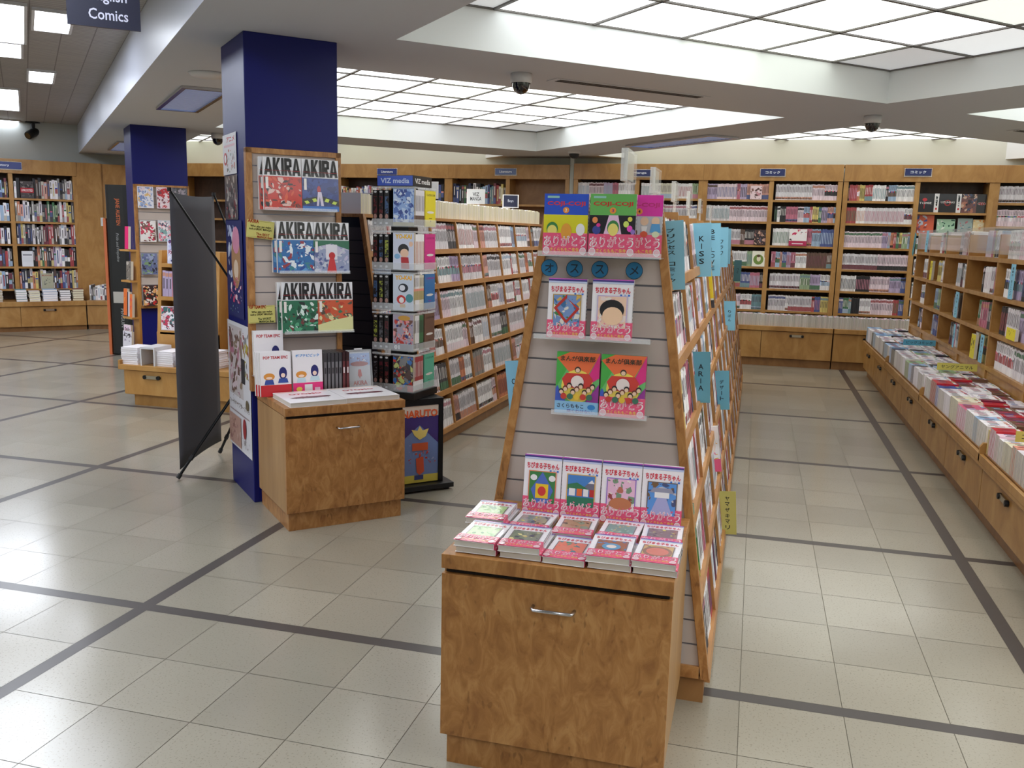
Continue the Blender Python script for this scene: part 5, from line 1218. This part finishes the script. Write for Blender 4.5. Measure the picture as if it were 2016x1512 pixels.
# ------------------------------------------------------------------ X-banner seen from behind
A_ = Vector((-1.246, 2.165, 0)); B_ = Vector((-1.366, 2.755, 0)); HUB = Vector((-.885, 2.546, .76))
r = thing('banner_stand', 'tall grey X-banner seen from behind, between the two blue columns', 'banner', (0, 0, 0))
b_ = MB(); n = 10; m_ = 16; dv = B_ - A_; nrm = Vector((-dv.y, dv.x, 0)).normalized()
def bp(i, j):
    u, v = i / n, j / m_; z = .05 + (1.575 - .05) * v + (.025 * u if j == 0 else 0)
    sag = .012 * math.sin(u * PI) * (1 if 0 < v < 1 else 1) ; zz = z - (.012 * math.sin(u * PI) if j == m_ else 0) + (.02 * math.sin(u * PI) if j == 0 else 0)
    p = A_ + dv * u - nrm * sag * .8; return (p.x, p.y, zz)
b_.v = [bp(i, j) for j in range(m_ + 1) for i in range(n + 1)]
for i in range(n):
    for j in range(m_):
        k = j * (n + 1) + i; b_.f.append((k, k + 1, k + n + 2, k + n + 1)); b_.m.append(b_.mi('banner_grey')); b_.c.append(WHITE)
o = b_.build('banner_sheet', r, smooth=True); s_ = o.modifiers.new('solid', 'SOLIDIFY'); s_.thickness = .0015
for p0, lab in ((A_ + Vector((0, 0, 1.59)), 1), (B_ + Vector((0, 0, 1.59)), 1), (Vector((-1.238, 2.129, .01)), 0), (Vector((-1.360, 2.725, .01)), 0), (Vector((-.80, 2.64, .01)), 0)):
    b_ = MB(); b_.tube([HUB, (HUB + p0) / 2, p0], [.0075, .0065, .0055] if lab else .0085, 'black_metal', n=8)
    if not lab: b_.tube([p0 + (HUB - p0) * .03, p0], .013, 'black_plastic', n=8); b_.tube([p0 + (HUB - p0) * .13, p0 + (HUB - p0) * .16], .013, 'black_plastic', n=8)
    else: b_.tube([p0 + Vector((0, 0, -.012)), p0 + Vector((0, 0, .008))], .012, 'black_plastic', n=8)
    b_.build('pole' if lab else 'leg', r)
b_ = MB(); b_.T = Matrix.Translation(HUB); b_.lathe([(0, -.03), (.028, -.025), (.028, .025), (0, .03)], 'black_plastic', n=12); b_.build('hub', r)

# ------------------------------------------------------------------ island display in front of the far column
r = thing('display_island', 'maple display island with sloping shelves before the far blue column', 'display', (-2.9, 3.81, 0))
bx(0, 0, .09, 1.5, 1.0, .285, 'birch').build('body', r, bevel=.002)
bx(.05, .04, 0, 1.45, .96, .09, 'birch').build('plinth', r)
b_ = MB(); b_.box(-.035, -.03, .285, 1.535, 1.03, .325, 'birch'); b_.box(-.035, -.03, .325, -.015, 1.03, .36, 'birch'); b_.build('ledge', r, bevel=.003)
for k in range(2):
    d_ = bx(.004 + k * .75, -.012, .095, .746 + k * .75, 0, .28, 'birch').build('drawer', r)
    h_ = MB(); cx = .29 + k * .93 if k else .26
    h_.box(cx - .05, -.03, .225, cx + .05, -.02, .25, 'brass')
    for s_ in (-1, 1): h_.T = Matrix.Translation((cx + s_ * .06, -.025, .237)) @ Matrix.Rotation(PI / 2, 4, 'X'); h_.lathe([(0, .01), (.016, .008), (.016, -.008), (0, -.01)], 'black_metal', n=10); h_.T = Matrix.Identity(4)
    h_.build('handle', d_)
tw0, tw1 = .13, .68
for s_, x in ((0, tw0), (1, tw1 - .03)):
    b_ = MB(); b_.prism([(.22, .325), (.30, 1.2), (.42, 1.2), (.6, .325)], x, x + .03, 'x', 'birch'); b_.build('side_panel', r)
b_ = MB(); b_.box(tw0, .40, .325, tw1, .42, 1.2, 'birch'); b_.box(tw0, .235, .325, tw1, .26, .56, 'birch'); b_.build('back_board', r)
ILZ = (.575, .84, 1.10)
for z in ILZ: bx(tw0 + .03, .235 + (z - .575) * .1, z - .03, tw1 - .03, .41, z, 'birch').build('shelf', r)
for s_, x in ((0, .80), (1, 1.32)):
    b_ = MB(); b_.prism([(.30, .325), (.38, 1.42), (.46, 1.42), (.66, .325)], x, x + .03, 'x', 'birch'); b_.build('side_panel', r)
for z in (.575, .84, 1.10, 1.36): bx(.83, .32, z - .03, 1.32, .5, z, 'birch').build('shelf', r)
FI = frameM(-2.9, 3.81, 0)
Ri = random.Random(77)
fixture(FI @ Matrix.Translation((0, .275, 0)), tw0 + .035, tw1 - .035, ILZ[1] + .001, 'L2P2r1b1p2l1w2', Ri, False, 'on the upper shelf of the sloping island display', h=.2, tmin=.024, tmax=.028, tilt=.06)
fixture(FI @ Matrix.Translation((0, .255, 0)), tw0 + .165, tw1 - .035, ILZ[0] + .001, 'w6G2', Ri, False, 'on the lower shelf of the sloping island display', h=.2, tmin=.024, tmax=.03, tilt=.06)
for z in (.575, .84, 1.10): fixture(FI @ Matrix.Translation((0, .335, 0)), .835, 1.315, z + .001, 'w4r2W3p2', Ri, False, '', h=.19, tmin=.02, tmax=.028)
MG = [C(200, 60, 90), C(230, 190, 190), C(60, 110, 110), C(240, 236, 240), C(90, 60, 70)]
art_book(FI @ Matrix.Translation((0, .29, 0)), tw0 + .10, ILZ[0] + .001, .125, .19, 400, MG, C(226, 214, 220), 'comic with pink and teal figures facing out, lower shelf of the island', y=-.05, cnt=30)
art_book(FI @ Matrix.Translation((0, .29, 0)), tw0 + .17, ILZ[2] + .001, .13, .19, 401, [C(60, 50, 110), C(230, 226, 240), C(150, 60, 90), C(190, 190, 226)], C(206, 206, 226), 'comic with violet figures facing out at the top of the island', y=-.03, cnt=30)
art_book(FI @ Matrix.Translation((0, .29, 0)), tw0 + .36, ILZ[2] + .001, .13, .19, 402, MG, C(226, 214, 220), 'comic facing out beside the violet one, mostly behind the banner', y=-.03, cnt=20)
for x, n, w_, lab in [(.05, 8, .15, 'white magazine in the leftmost stack on the island ledge'), (.36, 7, .16, 'white magazine in the second stack on the island ledge'), (.54, 7, .15, 'white magazine in the third stack on the island ledge'), (.72, 8, .14, 'white magazine in the stack at the banner edge'), (1.0, 9, .14, 'white magazine in the stack right of the banner'), (1.18, 9, .14, 'white magazine in the last stack on the island ledge')]:
    stack(FI, x, .0, .326, w_, .2, n, .0165, 'w', 'w', lab, lab, Ri, 'magazine')
b_ = MB(); 
for q in ((.165, .0, .175, .15), (.282, 0, .292, .15)): b_.box(q[0], -.012, .326, q[2], .2, .4545, 'white_plastic')
b_.box(.165, -.012, .455, .292, .2, .47, 'white_plastic'); o = b_.build('magazine_holder', None, (-2.9, 3.80, 0)); tag(o, 'white bridge-shaped magazine holder on the island ledge', 'holder')
# left flank of the island: magazines and books facing left
FIL = Matrix.Translation((-3.165, 4.25, 0)) @ Matrix.Rotation(-.45, 4, 'Z')
for x, z, w, h, bg, pal, lab, txt in [(.03, .36, .15, .17, C(226, 222, 230), [C(150, 130, 160), C(60, 56, 70)], 'white magazine with black letters left of the island display', 'DJ'), (-.03, .375, .12, .20, C(236, 210, 226), [C(200, 120, 160)], 'pink-topped magazine behind the black-lettered one', 'Dolly'),
                                      (-.035, .655, .06, .22, C(226, 110, 40), [C(236, 150, 60), C(226, 110, 40)], 'orange book on the easel left of the island', ''), (.005, .650, .02, .20, C(50, 46, 70), [C(40, 40, 60)], 'thin dark book beside the orange one on the easel', ''), (.025, .650, .02, .20, C(226, 222, 226), [C(226, 222, 226)], 'thin white book beside the dark one on the easel', ''), (.06, .645, .045, .19, C(232, 120, 50), [C(226, 80, 80), C(232, 120, 50)], 'orange and red book at the right of the easel row', ''),
                                      (.05, .95, .08, .15, C(120, 110, 100), [C(60, 50, 50), C(190, 180, 170)], 'grey photographic book high on the easel left of the island', ''), (.04, 1.2, .06, .18, C(226, 30, 110), [C(226, 30, 110)], 'bright pink book left of the far blue column', '')]:
    art_book(FIL, x, z, w, h, len(lab), pal, bg, lab, y=-.03 - (.03 if txt == 'DJ' else 0), cnt=5, cat='book', extra=[('T', txt, .5, .8, .7, .2, C(40, 30, 40), .02)] if txt else [])
r = thing('book_easel', 'birch easel holding books between the giant black book and the far column', 'easel', (0, 0, 0)); r.matrix_world = FIL
bx(.0, .02, 0, .10, .04, 1.19, 'birch').build('board', r)
for z in (.355, .645, .945, 1.195): bx(-.06, -.04, z - .015, .10, .02, z, 'birch').build('shelf', r)

# panel and covers on the far column
FCM = Matrix.Translation((-3.93, 5.33, 0)) @ Matrix.Rotation(PI / 4, 4, 'Z')
r = thing('slatwall_panel', 'wood-framed grey slatwall panel on the far blue column', 'panel'); r.matrix_world = FCM
b_ = MB()
for q in ((0, .6, .03, 1.77), (.47, .6, .5, 1.77), (0, 1.745, .5, 1.77), (0, .6, .5, .63)): b_.box(q[0], -.045, q[1], q[2], -.004, q[3], 'burl')
b_.build('frame', r)
bx(.03, -.0305, .6, .47, -.004, 1.745, 'slat_groove').build('backing', r)
b_ = MB(); z = 1.745
while z > .72: b_.box(.029, -.034, z - .0765, .471, -.02, z - .006, 'slat'); z -= .0765
b_.build('slats', r)
FP = [C(226, 206, 214), C(150, 170, 210), C(230, 190, 120), C(200, 60, 70)]
for i, (x, z, pal, bg, lab) in enumerate([(.10, 1.55, FP[:3] + [C(120, 140, 190)], C(222, 222, 232), 'pale blue anime-style cover, top left on the far column'), (.27, 1.55, [C(190, 40, 50), C(230, 210, 214), C(120, 60, 70)], C(220, 200, 210), 'red and white cover, top middle on the far column'), (.41, 1.55, [C(90, 90, 100), C(150, 140, 150)], C(60, 56, 60), 'dark cover top right on the far column, behind the banner tip'),
                                          (.11, 1.235, [C(110, 60, 50), C(236, 226, 220), C(206, 40, 80)], C(232, 226, 226), 'white and crimson cover in the second row of the far column'), (.27, 1.24, [C(226, 120, 140), C(120, 160, 160), C(230, 220, 226), C(60, 60, 90)], C(200, 200, 210), 'pink-haired figure cover in the second row of the far column'),
                                          (.11, .926, [C(40, 40, 60), C(150, 160, 190), C(90, 100, 140), C(120, 150, 110)], C(110, 120, 160), 'blue-grey cover in the third row of the far column'), (.11, .624, [C(40, 24, 24), C(190, 40, 40), C(220, 170, 110), C(226, 210, 200)], C(50, 34, 36), 'dark red cover in the bottom row of the far column')]):
    art_book(FCM, x, z, .14, .2, 420 + i, pal, bg, lab, y=-.075, cnt=34)
b_ = MB(); b_.box(.2, -.002, 1.02, .24, 0, 1.33, 'gloss', C(60, 60, 120)); b_.art(.2, 1.02, .04, .31, [('V', 'LETTERS', .5, .97, .08, .6, .13, C(150, 150, 190), .02)], -.0022, 'gloss')
o = b_.build('sticker_strip'); o.matrix_world = Matrix.Translation((-3.93, 5.33, 0)) @ Matrix.Rotation(-PI / 4, 4, 'Z') @ Matrix.Translation((-.36, 0, 0)); tag(o, 'vertical lettered strip on the side of the far blue column', 'sticker')

# giant black book display
r = thing('giant_book_display', 'giant upright black book display with orange lettering and orange cover edge', 'display', (-4.87, 6.075, 0), .26)
b_ = MB(); pr = [(0, .0), (.24, 0), (.24, .55), (0, .55)]
b_.prism([(.0, .04), (.02, .008), (.05, 0), (.20, 0), (.235, .012), (.25, .04), (.25, .5), (.0, .5)], .01, 1.80, 'z', 'gloss', C(20, 19, 20))
b_.build('spine_body', r)
def spine_text(b_, txt, cx, ztop, L, hgt, y, col, off=0.0, shear=0.0):
    V, Fs, _ = glyphs(txt, off, shear); i = len(b_.v)
    b_.v += [(cx + (b2 - .5) * hgt, y, ztop - a * L) for a, b2 in V]
    for f in Fs: b_.f.append(tuple(i + q for q in f)); b_.m.append(b_.mi('print')); b_.c.append(col)
b_ = MB(); b_.box(.05, -.0012, .56, .22, -.0002, .68, 'gloss', C(206, 200, 190)); b_.build('white_band', r)
b_ = MB(); spine_text(b_, 'JANE AUSTEN', .135, 1.66, .28, .055, -.0015, C(214, 110, 60), .02); b_.build('author_lettering', r)
b_ = MB(); spine_text(b_, 'Pride and Prejudice', .12, 1.30, .30, .04, -.0015, C(170, 170, 170), 0, .3); b_.build('title_lettering', r)
b_ = MB(); spine_text(b_, 'PENGUIN', .14, .5, .2, .035, -.0015, C(170, 170, 170), .01)
b_.build('publisher_lettering', r)
b_ = MB(); b_.box(-.03, .02, 0, -.0005, .50, 1.45, 'gloss', C(226, 120, 70)); b_.build('cover_board', r)

# hanging sign
zb = 2.12; pa = (-.626 + (-.07), .766 + .081); 
r = thing('hanging_sign', 'dark navy hanging sign lettered English Comics, cut by the top of the picture', 'sign', (-.70, .85, 2.12), math.radians(40))
b_ = MB(); b_.box(0, 0, 0, .25, .012, .30, 'gloss', C(20, 22, 48)); b_.art(0, 0, .25, .30, [('T', 'English', .57, .36, .50, .17, C(206, 206, 226), .012), ('T', 'Comics', .56, .155, .54, .13, C(206, 206, 226), .012)], -.0002, 'gloss', step=.0006); b_.build('panel', r)
b_ = MB(); b_.tube([(.03, .006, .3), (.03, .006, .556)], .002, 'chrome', n=6); b_.tube([(.22, .006, .3), (.22, .006, .556)], .002, 'chrome', n=6); b_.build('wire', r)

# ------------------------------------------------------------------ low bookcase with trough on the right
mods = [(7.95, 1.73), (6.22, 1.72), (4.5, 1.75), (2.75, 1.75)]
for i, (y1, wd) in enumerate(mods):
    nm = ['farthest', 'third', 'second', 'nearest'][i]
    r = base_cab(f'{nm} drawer cabinet of the low run on the right, counted from the camera', 2.95, y1, -PI / 2, wd, 2, .70, .335, .315, zk=.088, wood_='maple', hx=.5)
    b_ = MB(); b_.box(.0, -.022, .335, wd, -.004, .375, 'maple'); b_.build('lip', r, bevel=.002)
    b_ = MB(); b_.prism([(-.022, .335), (.20, .335), (.20, .345), (.06, .43), (-.008, .43), (-.022, .41)], wd - .022, wd - .001, 'x', 'maple'); b_.build('end_bracket', r)
RF = Matrix.Translation((3.53, 0, 0)) @ LEFT
CZ = [.60, .83, 1.07, 1.315]
CYD = [7.71, 7.03, 6.27, 5.43, 4.54, 3.62, 2.72, 1.82, .95]
r = thing('cubby_bookcase', 'low sloping cubbyhole bookcase on the right, above the drawer run', 'bookcase', (3.53, 0, 0))
def hw2(z): return .20 - .01 * (z - 1.315)
for z in CZ:
    b_ = MB(); b_.box(-hw2(z), CYD[-1], z - .028, -.0, CYD[0], z, 'maple'); b_.build('shelf', r)
for y in CYD:
    b_ = MB(); b_.prism([(-hw2(.375), .375), (-hw2(1.47) , 1.47), (0, 1.47), (0, .375)], y - .012, y + .012, 'y', 'maple'); b_.build('divider', r)
bx(.001, CYD[-1], .34, .03, CYD[0], 1.47, 'maple').build('back_panel', r)
b_ = MB(); b_.prism([(-hw2(.375) + .012, .375), (-hw2(.572) + .012, .572), (-hw2(.572) + .03, .572), (-hw2(.375) + .03, .375)], CYD[-1], CYD[0], 'y', 'maple'); b_.build('riser', r)
b_ = MB(); b_.box(-hw2(1.5) - .004, CYD[-1], 1.34, -hw2(1.5), CYD[0], 1.52, 'acrylic'); b_.build('clear_guard', r)
Rr = random.Random(61)
RC = [['n1p3w4', 'w5W3', 'w7', 'B2k1p3w2'], ['w3r2y1g2W3', 'y4w2r2', 'l3G4w2', 'l2b5p3'], ['W3p4r1w3', 'W4K2w4', 'k1c4n3w2', 'K4P2w4l2'], ['p5P2y1w4l2', 'k2w6W3P4', 'g2P6K3W2', 'w2y6W2'], ['w4p3g1r1L3', 'w4L3k3s3', 'k3W5L6', 'w6W5'], ['w5r3', 'w5p4', 'p8', 'w8W3'], ['w8', 'w8', 'w8', 'w8'], ['w8', 'w8', 'w8', 'w8']]
for ci in range(8):
    ya, yb = CYD[ci + 1] + .014, CYD[ci] - .014
    frac = .52 if ci < 4 else .86
    for ri in range(4):
        z = CZ[3 - ri]
        L_ = (yb - ya) * frac
        M = RF @ Matrix.Translation((0, -(hw2(z) - .02), 0))
        sing = False
        cell = f'in the {["top", "second", "third", "lowest"][ri]} cubby row, {"fourth" if ci == 3 else "fifth"} column from its far end'
        fixture(M, -(ya + L_), -ya, z + .0005, RC[ci][ri], Rr, sing, cell, h=.178, d=.12, tilt=.02, tmin=.02, tmax=.03, hv=.006)
def rcard(y, z0, h, w, txt, lab, col=C(134, 196, 222), x=None, rz=0.0, rot=0.0):
    b_ = MB(); b_.box(-w / 2, 0, 0, w / 2, .0012, h, 'print', col); n = max(1, len(txt)); p_ = min(.85 / n, .13)
    b_.art(-w / 2, 0, w, h, [('V', txt, .5, .5 + p_ * n / 2, p_ * .75, .34, p_, C(20, 30, 40), .015)], -.0001, 'print')
    o = b_.build('divider_card'); xx = x if x is not None else 3.53 - hw2(z0) - .006
    o.matrix_world = Matrix.Translation((xx, y, z0)) @ LEFT @ Matrix.Rotation(rz, 4, 'Z') @ Matrix.Rotation(-.02, 4, 'X') @ Matrix.Rotation(rot, 4, 'Y'); tag(o, lab, 'divider card')
rcard(4.13, 1.072, .215, .10, '講談社 モーニング', 'blue lettered card in the second row of the right cubbies')
rcard(5.62, .832, .20, .12, '集英社 ヤング', 'blue lettered card in the third cubby row')
rcard(4.68, .602, .19, .10, '講談社 ヤング', 'blue card beside the yellow comics in the lowest cubby row')
rcard(7.2, 1.317, .20, .12, '小学館', 'blue card at the far end of the top cubby row')
rcard(5.58, .602, .18, .06, '講談', 'narrow blue card in the lowest cubby row, middle column')
rcard(7.78, 1.28, .22, .10, '小学館', 'tilted teal card hanging off the far end of the cubbies', C(70, 140, 150), x=3.30, rot=.25)
for y, z, w, lab in [(4.90, .602, .13, 'bright yellow comic band in the lowest cubby row'), (6.8, 1.072, .10, 'bright yellow comic facing out in the second cubby row'), (3.98, .832, .20, 'yellow banded comics in the third cubby row')]:
    b_ = MB(); face_geo(b_, w, .17 if z != .832 else .07, .02, [('R', 0, 0, 1, 1, C(232, 214, 50)), ('N', .1, .3, .9, .9, int(y * 10), [C(60, 56, 40), C(190, 170, 60)], 8)], 'y', 'print')
    o = b_.build('comic_book'); o.matrix_world = Matrix.Translation((3.53 - hw2(z) - .012, y, z + .001)) @ LEFT @ Matrix.Rotation(-.02, 4, 'X'); tag(o, lab, 'comic'); COUNT['comic'] += 1
# comics standing spine up in the trough
TF = Matrix.Translation((2.955, 0, 0)) @ LEFT
def trough(ya, yb, y_in, L_, codes, single, lab0, R, hgt=.128, tmin=.018, tmax=.026, z=.381):
    y = ya; i = 0; left = 0
    while y < yb - .012:
        if left <= 0: k = codes[i % len(codes)]; i += 1; left = R.randint(3, 9); t0 = R.uniform(tmin, tmax); e_ = R.choice('aaaW'); hh = hgt + R.uniform(-.008, .012)
        t = min(t0, yb - y); left -= 1
        l_ = f'{NAMECOL[k]} comic standing spine up {lab0}'
        spine_up(TF, -(y + t / 2), z, t, L_, hh, k, R, single, l_, y=y_in, edge=e_); y += t
for i, (y1, wd) in enumerate(mods):
    near = i >= 2
    nm = ['in the farthest trough section', 'in the third trough section', 'in the second trough section', 'in the nearest trough section'][i]
    bx(-.0, .0, .335, wd - .024, .365, .38, 'maple_dark').build('trough_floor', bpy.data.objects['base_cabinet' + ['.010', '.011', '.012', '.013'][i]])
    cds = ['wlkwW', 'wWwklGw', 'wlwPYwWbrwp', 'YwprywLkwWs'][i]
    trough(y1 - wd + .03, y1 - .01, .0, .13, cds, i == 2, 'along the front of ' + nm[3:], Rr)
    trough(y1 - wd + .03, y1 - .01, .133, .13, (cds[::-1] if i != 2 else 'nmrmnrmwWw'), False, nm, Rr)
    trough(y1 - wd + .03, y1 - .01, .266, .10, 'wkWw' if i != 2 else 'nnmwnW', False, nm, Rr)
for y, lab, txt, col in [(3.9, 'yellow card lying over the trough books near the second section', 'ヤングアニマル', C(206, 196, 96)), (6.15, 'blue card lying over the trough books farther back', 'ビッグコミック', C(96, 176, 206)), (2.22, 'yellow card at the right edge over the trough books', 'コミック', C(206, 196, 96))]:
    b_ = MB(); b_.box(-.13, 0, 0, .13, .0012, .05, 'print', col); b_.art(-.13, 0, .26, .05, [('T', txt, .5, .5, .8, .5, C(40, 40, 40), .01)], -.0001, 'print')
    yy = {3.9: 4.72, 6.15: 6.25, 2.22: 2.35}[y]
    o = b_.build('divider_card', None, (3.19 if y != 2.22 else 3.1, yy, .53)); o.rotation_euler = (0, 0, .05); tag(o, lab, 'divider card')

o = REST_H.build('hardcover_rows')
tag(o, 'small hardcovers in the shadowed and far parts of the wall bookcases', 'books', None, 'stuff')
# everything beyond the comics built one by one
o = REST.build('comic_book_rows')
tag(o, 'rows of thin comic spines filling the far bookcases and slanted shelves', 'comics', None, 'stuff')
